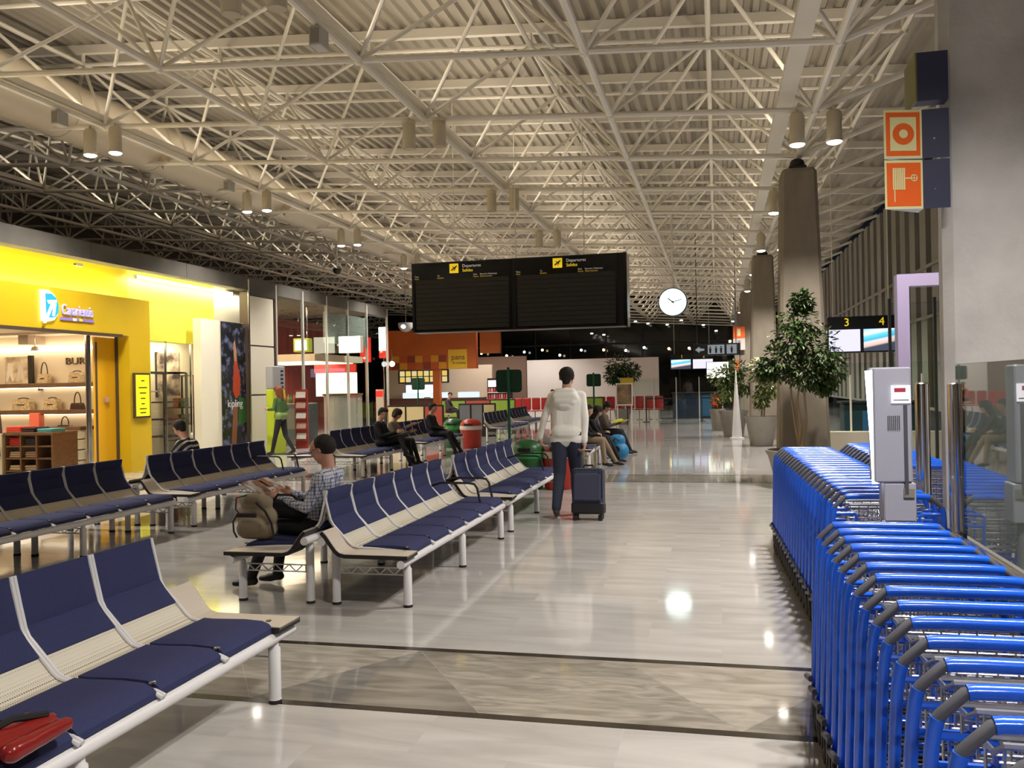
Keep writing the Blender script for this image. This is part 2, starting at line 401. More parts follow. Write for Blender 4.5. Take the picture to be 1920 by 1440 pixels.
# ================================================================== roof trays with added lights in them to brighten the ceiling
G_TUBE = glow('added_tray_glow', (1, .84, .58), 3.0)
def trunking(x, z, w, e, label):
    t = thing('added_tray_light', label, 'light', (x, 0, z))
    MB().box(-w, w, -8, 58, 0, .012).build('tray_bottom', M_STEEL, t)
    for q in (-w, w-.012): MB().box(q, q+.012, -8, 58, .012, .09).build('tray_side', M_STEEL, t)
    for k in range(33): MB().tube((0, -7.6+2*k, .05), (0, -5.9+2*k, .05), .014, 8).build('added_tube', G_TUBE, t, True)
    d = bpy.data.lights.new('added_uplight', 'AREA'); d.shape = 'RECTANGLE'; d.size = w*1.6; d.size_y = 65; d.energy = e; d.color = WARM; d.spread = PI
    l = bpy.data.objects.new('added_uplight', d); COL.objects.link(l); l.parent = t; l.location = (0, 25, .10); l.rotation_euler = (PI, 0, 0)
trunking(1.02, 5.50, .11, UP_W[0]*5, 'flat cream tray along the right-hand lamp row with an added ceiling wash light')
trunking(-4.22, 5.73, .05, UP_W[1]*5, 'flat cream tray along the middle row of unlit cans with an added ceiling wash light')
trunking(-9.82, 6.11, .05, UP_W[2]*5, 'flat cream tray along the left-hand lamp row with an added ceiling wash light')
trunking(-15.42, 6.48, .05, UP_W[3]*5, 'added light tray brightening the dim roof beyond the shop fascia')  # this whole tray is added to lift the dark left roof
for x, y, z, lb in ((-4.22, 8.9, 5.655, 'small grey speaker box on the middle chord near the top edge'), (-9.82, 11.5, 6.03, 'small box on the left lamp chord before the first pair'), (-9.82, 16.3, 6.03, 'small box on the left lamp chord between the lamp pairs')):
    t = thing('speaker_box', lb, 'speaker', (x, y, z-.16)); MB().cbox(-.07, .07, -.11, .11, -.12, .1, .01).build('case', M_STEELG, t); MB().box(-.05, .05, -.115, -.11, -.09, .07).build('grille', M_FIN, t); MB().box(-.02, .02, -.03, .03, .1, .13).build('clamp', M_STEELG, t)
t = thing('dome_camera', 'small black dome camera hanging over the white cladding column', 'camera', (-11.3, 24.8, 5.25)); MB().ell((0, 0, 0), (.13, .13, .13), 14, 7, -1, .3).build('dome', M_DARK, t, True); MB().tube((0, 0, .03), (0, 0, roof_t(-11.3)-5.25), .02, 8).build('stem', M_STEEL, t)
# ================================================================== departures board
M_BOARD = mat('black_board_frame', (.008, .008, .009), .3)
M_BLACKGL = mat('board_header_gloss', (.004, .004, .005), .15)
def slat_mat():
    m = bpy.data.materials.new('board_flaps'); m.use_nodes = True; nt = m.node_tree; b = nt.nodes['Principled BSDF']
    n = nt.nodes.new('ShaderNodeTexNoise'); n.inputs['Scale'].default_value = 60; r = nt.nodes.new('ShaderNodeValToRGB')
    r.color_ramp.elements[0].color = (.010, .009, .009, 1); r.color_ramp.elements[1].color = (.018, .016, .015, 1)
    nt.links.new(n.outputs[0], r.inputs[0]); nt.links.new(r.outputs[0], b.inputs['Base Color']); b.inputs['Roughness'].default_value = .5; return m
M_FLAP = slat_mat()
M_YEL = mat('sign_yellow', (.85, .62, .02), .5, emit=(.9, .62, .02), es=.55)
M_WHT = mat('sign_white_letters', (.8, .8, .8), .5, emit=(.8, .8, .8), es=.18)
M_YLT = mat('sign_yellow_letters', (.8, .55, .05), .5, emit=(.8, .5, .03), es=.3)
bd = thing('departures_board', 'long black two-panel departures board hung from the roof', 'display board', (-3.93, 17.0, 2.72))
MB().box(-2.16, 2.26, .0, .5, 0, 1.43).build('case', M_BOARD, bd)
for k, x0 in enumerate((-2.11, .03)):
    p = MB().box(x0, x0+2.06, -.03, 0, .02, 1.4).build('panel', M_BLACKGL, bd)
    for q in range(11):
        z = .06+q*.093
        MB().box(x0+.05, x0+2.01, -.045, -.03, z, z+.082).build('flap_row', M_FLAP, p)
    MB().cbox(x0+.78, x0+.97, -.04, -.03, 1.19, 1.38, .004).build('plane_symbol', M_YEL, p)
    pl = MB(); pl.prism([(x0+.81, 1.25), (x0+.83, 1.235), (x0+.93, 1.31), (x0+.945, 1.34), (x0+.92, 1.335)], 'y', -.045, -.04)
    pl.prism([(x0+.84, 1.32), (x0+.855, 1.325), (x0+.90, 1.285), (x0+.88, 1.275)], 'y', -.045, -.04); pl.prism([(x0+.875, 1.235), (x0+.885, 1.23), (x0+.915, 1.29), (x0+.895, 1.29)], 'y', -.045, -.04)
    pl.build('plane', M_BOARD, p)
    text('word', 'Departures', .085, M_WHT, p, (x0+1.05, -.036, 1.325), FACE_CAM, .002, 'LEFT')
    text('word', 'Salidas', .085, M_YEL, p, (x0+1.05, -.036, 1.235), FACE_CAM, .002, 'LEFT')
    for dx, a_, b_ in ((.03, 'Hora', 'Time'), (.52, 'Destino', 'To'), (1.28, 'Puerta', 'Gate'), (1.42, 'Observaciones', 'Remarks / Embarque')):
        text('word', b_, .042, M_WHT, p, (x0+dx, -.036, 1.145), FACE_CAM, .001, 'LEFT')
        text('word', a_, .042, M_YLT, p, (x0+dx, -.036, 1.10), FACE_CAM, .001, 'LEFT')
MB().box(2.2, 2.27, -.05, .5, 0, 1.43).build('end_cap', M_BLACKGL, bd)
for x in (-1.3, 0, 1.4): MB().tube((x, .25, 1.43), (x, .25, roof_t(-3.9+x)-2.72+.3), .011, 8).build('hanger_rod', M_STEEL, bd)
# ================================================================== clock
ck = thing('clock', 'round lit white clock hung from the roof', 'clock', (-.93, 20.0, 3.41))
MB().tube((0, -.07, 0), (0, .07, 0), .325, 40).build('case', mat('clock_case', (.05, .07, .07), .4), ck, True)
MB().tube((0, -.082, 0), (0, -.071, 0), .30, 40).build('dial', glow('clock_dial_light', (.80, 1.0, .96), 3.2), ck, True)
for a, l, w in ((math.radians(-52), .14, .012), (math.radians(75), .20, .009)):
    h = MB().box(-w, w, -.090, -.085, -.04, l).build('hand', M_BOARD, ck); h.rotation_euler = (0, a, 0)
MB().tube((0, -.092, 0), (0, -.082, 0), .022, 12).build('hub', M_BOARD, ck)
MB().tube((0, 0, .32), (0, 0, roof_b(-.9)-3.41), .022, 8).build('hanger_rod', M_STEEL, ck)
# ================================================================== fire signs on the right pillar
M_ORANGE = mat('photoluminescent_orange', (.85, .13, .012), .5)
M_PALE = mat('photoluminescent_pale', (.78, .72, .36), .5)
M_BACKB = mat('dark_blue_sign_back', (.02, .022, .06), .45)
def wedge_sign(z, label, kind):
    """a folded panel sign: the face leans out of the pillar side towards the hall, its back panel runs along the pillar"""
    t = thing('fire_sign', label, 'sign', (1.262, 5.42, z))
    MB().box(-.085, .06, -.006, .0, -.14, .14).build('back_panel', M_BACKB, t); MB().box(.02, .06, 0, .12, -.10, .10).build('bracket', M_BACKB, t)
    MB().tube((-.02, -.008, -.03), (-.02, -.004, -.03), .006, 8).build('screw', mat('screw_chrome', (.8, .8, .8), .2, 1.), t)
    MB().prism([(-.30, -.06), (-.086, -.006), (-.086, .12)], 'z', -.14, .14).build('wedge_body', mat('white_sign_edge', (.62, .68, .80), .4), t)
    f = bpy.data.objects.new('sign_face', None)
    ang = math.atan2(.054, .214); L = .2207
    def bx(nm, u0, u1, v0, v1, d, m_):
        o = MB().box(u0, u1, -d, -d+.002, v0, v1).build(nm, m_, t); o.location = (-.30, -.06, 0); o.rotation_euler = (0, 0, ang); return o
    bx('sign_face', 0, L, -.14, .14, .003, M_PALE)
    if kind == 'ring':
        bx('red_square', .012, L-.012, -.125, .125, .005, M_ORANGE); bx('pale_square', .035, L-.035, -.097, .097, .007, M_PALE)
        for r, d, m_ in ((.062, .009, M_ORANGE), (.025, .011, M_PALE)):
            o = MB().tube((L/2, -d, .0), (L/2, -d+.002, .0), r, 28).build('disc', m_, t); o.location = (-.30, -.06, 0); o.rotation_euler = (0, 0, ang)
    elif kind == 'hose':
        bx('orange_square', .012, L-.012, -.125, .125, .005, M_ORANGE)
        for k in range(7): bx('hose_coil', .045+k*.0105, .053+k*.0105, -.03, .095, .008, M_PALE)
        bx('axle', .118, .155, .032, .040, .007, M_PALE); bx('hose_tail', .052, .058, -.10, -.03, .008, M_PALE)
        b = MB(); cx, cz = .168, .036; b.path([(cx+.018*math.cos(q*PI/8), -.008, cz+.018*math.sin(q*PI/8)) for q in range(16)], .003, 6, True)
        b.box(cx-.018, cx+.018, -.010, -.006, cz-.002, cz+.002); b.box(cx-.002, cx+.002, -.010, -.006, cz-.018, cz+.018)
        o = b.build('valve_wheel', M_PALE, t); o.location = (-.30, -.06, 0); o.rotation_euler = (0, 0, ang)
    return t
wedge_sign(3.00, 'orange and cream fire alarm sign with a ring on the pale pillar', 'ring')
wedge_sign(2.71, 'orange fire hose sign with a cream reel on the pale pillar', 'hose')
t = thing('sign_panel', 'dark blue sign seen edge-on above the orange fire signs', 'sign', (1.262, 5.42, 3.34))
MB().box(-.105, .06, -.006, .1, -.15, .13).build('back_panel', M_BACKB, t)
MB().box(-.115, -.106, -.01, .28, -.15, .13).build('edge_panel', mat('sign_edge_olive', (.16, .15, .04), .5), t)
# ================================================================== left-hand shops (front line X = -11.45)
M_YW = mat('yellow_shop_paint', (.72, .48, .012), .45, noise=(2, (.66, .43, .01), .3))
M_YD = mat('orange_yellow_door', (.80, .42, .01), .4)
M_YB = mat('lemon_backlit_panel', (.80, .66, .02), .5)
M_FASC = mat('grey_fascia_concrete', (.07, .062, .052), .8, noise=(2, (.12, .108, .09), .3))
M_CREAM = mat('cream_shop_wall', (.72, .60, .45), .6)
M_WPAN = mat('white_cladding', (.60, .55, .44), .4)
M_CHROME = mat('polished_chrome', (.75, .73, .70), .12, 1.)
M_BRZ = mat('brown_metal_trim', (.09, .06, .04), .4)
M_SHELF = mat('dark_wood_shelf', (.10, .05, .025), .5, noise=(8, (.16, .085, .04), .2, (1, 1, 6)))
M_GLASS = None
def glass_mat(name, tint=(.9, .95, .93), refl=.12):
    m = bpy.data.materials.new(name); m.use_nodes = True; nt = m.node_tree; nt.nodes.clear(); N = nt.nodes.new
    t = N('ShaderNodeBsdfTransparent'); t.inputs[0].default_value = (*tint, 1); g = N('ShaderNodeBsdfGlossy'); g.inputs['Roughness'].default_value = .02
    fr = N('ShaderNodeFresnel'); fr.inputs[0].default_value = 1.5; mx = N('ShaderNodeMixShader'); ad = N('ShaderNodeMath'); ad.operation = 'ADD'; ad.inputs[1].default_value = refl; ad.use_clamp = True
    o = N('ShaderNodeOutputMaterial'); nt.links.new(fr.outputs[0], ad.inputs[0]); ge = N('ShaderNodeNewGeometry'); iv = N('ShaderNodeMath'); iv.operation = 'SUBTRACT'; iv.inputs[0].default_value = 1; nt.links.new(ge.outputs['Backfacing'], iv.inputs[1]); ml = N('ShaderNodeMath'); ml.operation = 'MULTIPLY'; nt.links.new(ad.outputs[0], ml.inputs[0]); nt.links.new(iv.outputs[0], ml.inputs[1]); nt.links.new(ml.outputs[0], mx.inputs[0]); nt.links.new(t.outputs[0], mx.inputs[1]); nt.links.new(g.outputs[0], mx.inputs[2]); nt.links.new(mx.outputs[0], o.inputs[0])
    return m
M_GLASS = glass_mat('shop_glass', refl=.03)
FX = -11.45
sh = bpy.data.objects.new('trim_1', None); COL.objects.link(sh); struct(sh)
for k in range(9): MB().box(FX-.3, FX, 2.0+3.04*k, 2.0+3.04*k+3.03, 4.13, 4.46).build('fascia_panel', M_FASC, sh)
MB().box(-24, FX-.3, 2, 29.3, 4.2, 4.4).build('shop_roof', M_FASC, sh)
# --- yellow shop portal
po = bpy.data.objects.new('wall_left_portal', None); COL.objects.link(po); struct(po)
MB().box(FX-.3, FX, 6.0, 15.86, 2.74, 3.5).build('portal_lintel', M_YW, po)
MB().box(FX-.3, FX, 15.2, 15.86, 0, 2.74).build('portal_post', M_YW, po)
MB().box(FX-.7, FX-.6, 6.0, 15.95, 3.4, 4.2).build('back_panel', M_YB, po)
MB().box(FX-.02, FX+.012, 6.0, 15.0, 2.70, 2.76).build('door_head_trim', M_BRZ, po)
MB().box(FX-.30, FX-.26, 15.15, 15.2, 0, 2.74).build('door_jamb_trim', M_BRZ, po)
def tube_light(name, label, x, y0, y1, z, col, s, r=.03):
    t = thing(name, label, 'light', (x, (y0+y1)/2, z)); l = (y1-y0)/2
    MB().tube((0, -l, 0), (0, l, 0), r, 10).build('tube', glow(name+'_glow%g' % s, col, s), t, True)
    for yy in (-l, l): MB().box(-.03, .03, yy-.02, yy+.02, -.05, .04).build('socket', M_WPAN, t)
    return t
def area(name, parent, loc, rot, sx, sy, e, col):
    d = bpy.data.lights.new(name, 'AREA'); d.shape = 'RECTANGLE'; d.size = sx; d.size_y = sy; d.energy = e; d.color = col
    o = bpy.data.objects.new(name, d); COL.objects.link(o); o.location = loc; o.rotation_euler = rot
    if parent: o.parent = parent
    return o
t = tube_light('cove_light', 'bright cove light tube on top of the yellow shop portal', FX-.33, 6.2, 15.8, 3.512, (1, .86, .45), 26, .012)
area('cove_glow', t, (0, 0, .03), (0, PI*.8, 0), .06, 9.4, 95, (1, .9, .55))
t = thing('security_camera', 'tiny white device on the lit yellow panel under the fascia', 'camera', (FX-.45, 14.4, 4.08)); MB().cbox(-.03, .03, -.12, .05, -.03, .03, .008).build('housing', M_WPAN, t); MB().tube((0, -.12, 0), (0, -.16, 0), .015, 8).build('lens', M_DARK, t)
# logo: blue D shield with white arrow, and the name
lg = thing('shop_sign', 'lit blue and white arrow emblem with the name Canariensis on yellow', 'sign', (FX+.005, 13.06, 3.16))
def shield(w, h, x0, x1):
    pts = [(-w*.55, h*.5), (-w*.1, h*.52), (w*.25, h*.36), (w*.45, h*.05), (w*.42, -h*.25), (w*.2, -h*.45), (-w*.1, -h*.5), (-w*.5, -h*.5)]
    return pts
G_LOGOW = glow('logo_white_light', (1, 1, .95), 3.0); G_LOGOB = glow('logo_blue_light', (.05, .50, .95), 1.4)
MB().prism(shield(.40, .54, 0, 0), 'x', 0, .035).build('emblem_back', G_LOGOW, lg)
MB().prism([(u*.85+.04, v*.86) for u, v in shield(.36, .49, 0, 0)], 'x', .036, .05).build('emblem_field', G_LOGOB, lg)
b = MB(); q_ = lambda L: [(u*.72, v*.86) for u, v in L]; b.prism(q_([(-.28, -.36), (-.20, -.36), (.06, .02), (.0, .07)]), 'x', .051, .062); b.prism(q_([(-.14, .11), (.16, .13), (.14, .06), (-.10, .04)]), 'x', .051, .062); b.prism(q_([(.16, .13), (.09, .11), (.02, -.20), (.09, -.20)]), 'x', .051, .062)
b.build('arrow', G_LOGOW, lg)
M_LIL = mat('lilac_letters', (.42, .38, .80), .4, emit=(.5, .45, .95), es=.55)
text('name_letters', 'Canariensis', .27, M_LIL, lg, (.02, .68, -.04), FACE_RIGHT, .012, 'CENTER', .64)
MB().box(0, .02, .25, 1.11, -.225, -.175).build('underline', mat('purple_bar', (.25, .16, .45), .4, emit=(.3, .2, .6), es=.35), lg)
MB().box(.005, .024, .56, .64, -.22, -.18).build('bar_patch', G_LOGOW, lg); MB().box(.005, .024, .72, .80, -.22, -.18).build('bar_patch', M_YEL, lg)
# lit menu box on the portal post
bx = thing('light_box', 'small glowing yellow notice box in a dark frame on the portal post', 'light box', (FX+.002, 15.52, 1.54))
MB().box(0, .05, -.245, .245, -.46, .46).build('frame', M_BRZ, bx)
MB().box(.05, .056, -.21, .21, -.42, .42).build('notice', glow('notice_glow', (.85, .72, .02), 1.5), bx)
for z, w in ((.30, .05), (.16, .13), (.05, .10), (-.06, .07), (-.17, .05), (-.27, .11), (-.35, .09)): MB().box(.056, .059, -w, w, z-.012, z+.012).build('printed_line', mat('print_black', (.05, .045, .01), .6), bx)
# --- inside the bag shop
it = bpy.data.objects.new('wall_shop_inside', None); COL.objects.link(it); struct(it)
MB().box(-19, -13.3, 16.5, 16.6, 0, 2.95).build('end_wall', M_CREAM, it)
MB().box(-19, -12.2, 6, 16.5, 2.95, 3.05).build('shop_ceiling', M_CREAM, it)
MB().box(-19.1, -19, 6, 16.5, 0, 2.95).build('back_wall', M_CREAM, it)
MB().box(-14.83, -14.58, 16.0, 16.5, 2.70, 2.95).build('ceiling_beam', mat('beige_beam', (.42, .33, .25), .6), it)
MB().box(-13.4, -13.3, 16.6, 22.0, 0, 2.95).build('party_wall', M_CREAM, it)
t = thing('shop_lights', 'strip of warm shop lights under the bag shop ceiling', 'light', (-14.5, 13.5, 2.93))
MB().box(-2.2, 1.6, -.05, .05, -.03, 0).build('strip', glow('shop_strip_glow', (1, .84, .58), 9), t)
area('shop_fill', t, (0, 0, -.06), (0, 0, 0), 3.6, 3.5, 170, (1, .80, .52))
t = thing('wall_light', 'bright cove strip above the bag shelves', 'light', (-14.6, 16.42, 2.62))
MB().box(-1.9, 1.6, -.03, .02, -.04, .04).build('strip', glow('shop_strip_glow', (1, .84, .58), 9), t)
for nm, z, lbl in (('upper', 1.80, 'upper dark wood shelf on the bag shop wall'), ('lower', 1.21, 'lower dark wood shelf on the bag shop wall')):
    t = thing('wall_shelf', lbl, 'shelf', (-14.6, 16.3, z)); MB().cbox(-1.9, 1.75, -.2, .2, -.045, .045, .008).build('board', M_SHELF, t)
    MB().box(-1.85, 1.7, .10, .15, -.065, -.046).build('under_light', glow('shelf_glow', (1, .85, .6), 7), t)
    for k in range(3): MB().box(-1.6+k*1.5, -1.56+k*1.5, .1, .2, -.11, -.046).build('bracket', M_BRZ, t)
text_parent = thing('wall_lettering', 'dark capital letters BUR on the cream shop wall', 'lettering', (-13.79, 16.48, 2.32))
text('letters', 'BUR', .22, mat('bronze_letters', (.12, .08, .04), .5), text_parent, (0, 0, 0), FACE_CAM, .015, 'CENTER', 1.25)
t = thing('wall_picture', 'framed shop photograph standing on the upper bag shelf', 'picture', (-15.16, 16.32, 1.85))
MB().box(-.33, .30, 0, .05, 0, .60).build('canvas', mat('photo_beach', (.42, .30, .19), .6, noise=(5, (.75, .62, .45), .12)), t)
MB().box(.30, .40, -.03, .05, 0, .62).build('frame_side', mat('black_frame', (.02, .015, .01), .5), t)
for k, x in enumerate((-.2, .08)):
    MB().prism([(x-.07, .28), (x-.11, .06), (x-.05, .05), (x, .2), (x+.06, .05), (x+.11, .07), (x+.07, .3), (x+.05, .46), (x-.05, .47)], 'y', -.006, 0).build('printed_figure', mat('print_pale%d' % k, ((.75, .68, .58), (.62, .55, .46))[k], .6), t)
M_BAGT = mat('check_tan_leather', (.40, .29, .16), .5, noise=(30, (.62, .48, .30), .1)); M_BAGB = mat('brown_leather', (.06, .03, .02), .4); M_BAGR = mat('red_leather', (.5, .04, .03), .4)
def handbag(x, y, z, w, h, d, m_, label, arch=.8):
    t = thing('handbag', label, 'handbag', (x, y, z), 0, 'handbags on the shop shelves'); b = MB()
    b.prism([(-w/2, .0), (w/2, 0), (w*.44, h*.75), (w*.36, h), (-w*.36, h), (-w*.44, h*.75)], 'y', -d/2, d/2); b.build('body', m_, t)
    MB().path([(-w*.3, 0, h*.9)]+[(-w*.3*math.cos(q*PI/8), 0, h+h*arch*math.sin(q*PI/8)) for q in range(9)]+[(w*.3, 0, h*.9)], .012, 6).build('strap', M_BAGB, t, True)
    MB().box(-w*.2, w*.2, -d/2-.008, -d/2, h*.45, h*.55).build('clasp_band', M_BAGB, t)
handbag(-14.44, 16.3, 1.85, .28, .2, .14, M_BAGT, 'tan check shoulder bag with a tall strap on the upper shelf', 1.3)
handbag(-13.6, 16.3, 1.85, .34, .22, .15, M_BAGT, 'tan bag below the letters BUR on the upper shelf', .15)
handbag(-15.0, 16.3, 1.26, .48, .24, .16, M_BAGT, 'wide tan handbag at the left of the lower shelf', .12)
handbag(-14.24, 16.3, 1.26, .36, .24, .16, M_BAGT, 'tan handbag in the middle of the lower shelf', .12)
handbag(-13.60, 16.3, 1.26, .28, .14, .14, M_BAGB, 'dark handbag with a hoop handle at the right of the lower shelf', 1.7)
t = thing('low_display', 'low brown display shelf with a hoop-handled bag on it', 'shelf', (-13.8, 16.2, .82)); MB().cbox(-.55, .55, -.25, .25, 0, .08, .008).build('board', M_SHELF, t)
for k in (-.5, .46): MB().box(k, k+.04, -.2, .2, -.82, 0).build('leg_panel', M_WPAN, t)
handbag(-13.8, 16.15, .90, .32, .03, .12, M_BAGB, 'dark hoop-handled bag standing on the low display shelf', 6.)
t = tag(MB().cbox(-.13, .13, -.08, .08, 0, .3, .01).build('gift_box', mat('coral_box', (.75, .16, .10), .5), None, loc=(-14.48, 16.1, .90)), 'coral red upright box behind the folded clothes', 'box')
# display island with folded clothes
t = thing('display_table', 'dark brown cubby table stacked with folded clothes', 'table', (-13.08, 14.75, 0))
MB().cbox(-.68, .48, -.35, .35, .80, .86, .008).build('table_top', M_SHELF, t)
for z in (.08, .33, .57): MB().box(-.66, .46, -.33, .33, z, z+.03).build('shelf', M_SHELF, t)
for x in (-.66, -.29, .08, .44): MB().box(x, x+.035, -.34, .34, 0, .80).build('divider', M_SHELF, t)
MB().box(-.82, -.69, -.36, .36, 0, .84).build('white_end', M_WPAN, t)
def fold(x, y, z, w, d, h, col, label):
    t = thing('folded_garment', label, 'clothes', (x, y, z), 0, 'folded clothes on the display table'); b = MB()
    n = max(1, int(h/.035))
    for k in range(n):
        dx = random.uniform(-.012, .012); MB().cbox(-w/2+dx, w/2+dx, -d/2, d/2, k*h/n, (k+1)*h/n-.003, .012).build('fold', mat('cloth_%s' % '_'.join('%d' % int(c*99) for c in col), col, .9), t)
fold(-13.55, 14.65, .86, .36, .4, .12, (.62, .07, .05), 'stack of red folded clothes on the display table')
fold(-13.2, 14.65, .86, .3, .4, .10, (.05, .02, .03), 'stack of black folded clothes on the display table')
fold(-12.83, 14.65, .86, .34, .4, .07, (.10, .38, .50), 'turquoise folded garment on the display table')
fold(-13.53, 14.6, .60, .3, .25, .16, (.45, .03, .03), 'dark red folded clothes in the left top cubby')
fold(-13.17, 14.6, .60, .28, .25, .14, (.04, .03, .05), 'dark folded clothes in the middle top cubby')
fold(-13.53, 14.6, .36, .3, .25, .12, (.36, .28, .20), 'beige folded clothes in the left middle cubby')
fold(-13.17, 14.6, .36, .3, .25, .12, (.30, .20, .16), 'brown folded clothes in the centre middle cubby')
fold(-13.53, 14.6, .11, .3, .25, .10, (.45, .36, .24), 'pale folded clothes in the left bottom cubby')
fold(-13.17, 14.6, .11, .3, .25, .10, (.38, .30, .22), 'tan folded clothes in the centre bottom cubby')
t = thing('lit_cabinet', 'small glowing glass cabinet beside the shop door', 'cabinet', (-13.17, 15.55, 0))
for z in (.2, .42, .64): MB().box(-.2, .2, -.2, .2, z, z+.02).build('shelf', M_WPAN, t)
MB().box(-.16, .16, -.15, .15, .50, .56).build('lit_shelf', glow('shelf_glow', (1, .85, .6), 7), t)
for x in (-.2, .18): MB().box(x, x+.02, -.2, .2, 0, .8).build('side', M_WPAN, t)
for z in (.24, .66): MB().cbox(-.13, .13, -.1, .1, z, z+.09, .01).build('goods', M_BAGB, t)
t = thing('mannequin_coat', 'dark coat hanging at the left edge inside the shop', 'clothes', (-14.05, 14.45, .35))
MB().add([(-.2, -.1, 0), (.26, -.1, .05), (.2, .1, .05), (-.2, .1, 0), (-.15, -.08, 1.15), (.1, -.08, 1.2), (.1, .08, 1.2), (-.15, .08, 1.15)], [(0,3,2,1),(4,5,6,7),(0,1,5,4),(1,2,6,5),(2,3,7,6),(3,0,4,7)]).build('coat', mat('plum_coat', (.06, .02, .025), .8), t)
MB().tube((0, 0, 1.2), (0, 0, 1.5), .012, 6).build('hanger', M_CHROME, t)
# door hardware
t = thing('door_post', 'polished chrome post of the shop entrance', 'door post', (FX-.30, 14.38, 0)); MB().tube((0, 0, 0), (0, 0, 2.72), .05, 14).build('post', M_CHROME, t, True); MB().lathe([(.08, 0), (.08, .02), (.05, .03)], 14).build('foot', M_CHROME, t)
t = thing('shop_door', 'orange yellow sliding door leaf beside the chrome post', 'door', (FX-.30, 14.86, 0)); MB().box(-.04, .0, -.30, .29, .02, 2.70).build('leaf', M_YD, t)
MB().cbox(.0, .06, -.06, .04, 1.42, 1.52, .01).build('door_switch', mat('rose_switch', (.5, .30, .24), .4), t)
MB().tube((.03, -.29, .1), (.03, -.29, 2.6), .02, 8).build('edge_strip', M_BRZ, t)
t = thing('spot_light', 'small chrome spotlight on the bag shop ceiling', 'light', (-14.4, 16.0, 2.55)); MB().lathe([(.09, 0), (.07, .08), (.02, .1)], 12).build('shade', M_CHROME, t, True); MB().tube((0, 0, .1), (0, 0, .4), .012, 6).build('stem', M_CHROME, t); MB().ell((0, 0, 0), (.07, .07, .02), 12, 4).build('bulb', glow('spot_bulb', (1, .88, .65), 14), t)
# --- second shop: lemon band, glass front, clothes rails, poster
w2 = bpy.data.objects.new('wall_left_shop', None); COL.objects.link(w2); struct(w2)
MB().box(FX-.75, FX-.6, 15.96, 19.2, 2.72, 4.2).build('lemon_band', mat('lemon_paint', (.66, .63, .07), .5), w2)
MB().box(FX-.75, FX-.6, 19.2, 21.0, 2.72, 4.2).build('white_band', M_WPAN, w2)
MB().box(FX-.37, FX-.17, 17.95, 18.73, 0, 3.30).build('white_column', mat('bright_white_column', (.80, .74, .58), .5), w2)
MB().box(FX-.35, FX-.15, 18.73, 19.8, 0, 3.3).build('poster_wall', M_WPAN, w2)
MB().box(-18, FX-.75, 22.0, 22.1, 0, 4.1).build('inner_wall', M_CREAM, w2)
MB().box(-18, FX-.75, 15.9, 22, 2.9, 3.0).build('shop_ceiling', M_CREAM, w2)
t = tube_light('cove_light', 'bright white light strip under the fascia above the second shop', FX-.42, 15.98, 19.75, 4.05, (1, .95, .72), 26)
area('cove_glow', t, (0, .4, -.04), (0, .45, 0), .08, 4.6, 42, (1, .96, .80))
t = thing('shop_window', 'tall clear glass front of the second shop', 'window', (FX-.4, 16.95, 0))
for k in range(2): MB().box(-.012, 0, -.95+k*.95, -.02+k*.95, .02, 2.72).build('pane', M_GLASS, t)
for k in range(3): MB().box(-.03, .015, -.97+k*.95, -.945+k*.95, 0, 2.72).build('post', M_CHROME, t)
t = thing('shop_lights', 'warm ceiling light inside the clothes shop', 'light', (-12.75, 18.2, 2.88)); MB().box(-.4, .4, -1.5, 1.5, 0, .015).build('diffuser', glow('shop2_glow', (1, .86, .64), 4), t); area('shop_fill', t, (0, 0, -.03), (0, 0, 0), .7, 2.6, 90, (1, .84, .6))
for k, (x, y) in enumerate(((-12.65, 16.35), (-12.75, 16.9))):
    t = thing('spot_light', ('left', 'right')[k]+' small twin spotlight inside the clothes shop', 'light', (x, y, 2.62)); MB().tube((0, 0, 0), (0, 0, .28), .01, 6).build('stem', M_CHROME, t); MB().ell((0, 0, -.03), (.06, .06, .05), 10, 6).build('bulb', glow('spot_bulb', (1, .88, .65), 14), t, True)
rk = thing('clothes_rack', 'black metal clothes frame with shelves inside the glass front', 'rack', (-12.62, 17.2, 0))
for x, y in ((-.3, -1.1), (-.3, 1.2), (.3, -1.1), (.3, 1.2)): MB().box(x-.025, x+.025, y-.025, y+.025, 0, 2.05).build('upright', M_DARK, rk)
for z in (2.03, 1.35, .95, .55):
    MB().box(-.3, .3, .5, 1.2, z, z+.03).build('shelf', M_DARK, rk)
MB().box(-.3, .3, -1.1, 1.2, 2.03, 2.07).build('top_rail', M_DARK, rk); MB().tube((0, -1.1, 1.62), (0, .5, 1.62), .015, 8).build('hanging_rail', M_CHROME, rk)
def garment(y, col, lb, l=1.0):
    t = thing('hanging_garment', lb, 'clothes', (-12.62, y, 1.6), 0, 'clothes on the rack'); b = MB()
    b.add([(-.22, -.05, -l), (.22, -.05, -l), (.22, .05, -l), (-.22, .05, -l), (-.17, -.035, -.12), (.17, -.035, -.12), (.17, .035, -.12), (-.17, .035, -.12), (-.05, -.03, -.03), (.05, -.03, -.03), (.05, .03, -.03), (-.05, .03, -.03)],
          [(0,3,2,1),(0,1,5,4),(1,2,6,5),(2,3,7,6),(3,0,4,7),(4,5,9,8),(5,6,10,9),(6,7,11,10),(7,4,8,11),(8,9,10,11)]); b.build('cloth', mat('garm_%d_%d' % (int(col[0]*99), int(col[2]*99)), col, .9), t)
    MB().path([(0, 0, -.03), (0, 0, .015), (.012, 0, .03)], .005, 5).build('hook', M_CHROME, t)
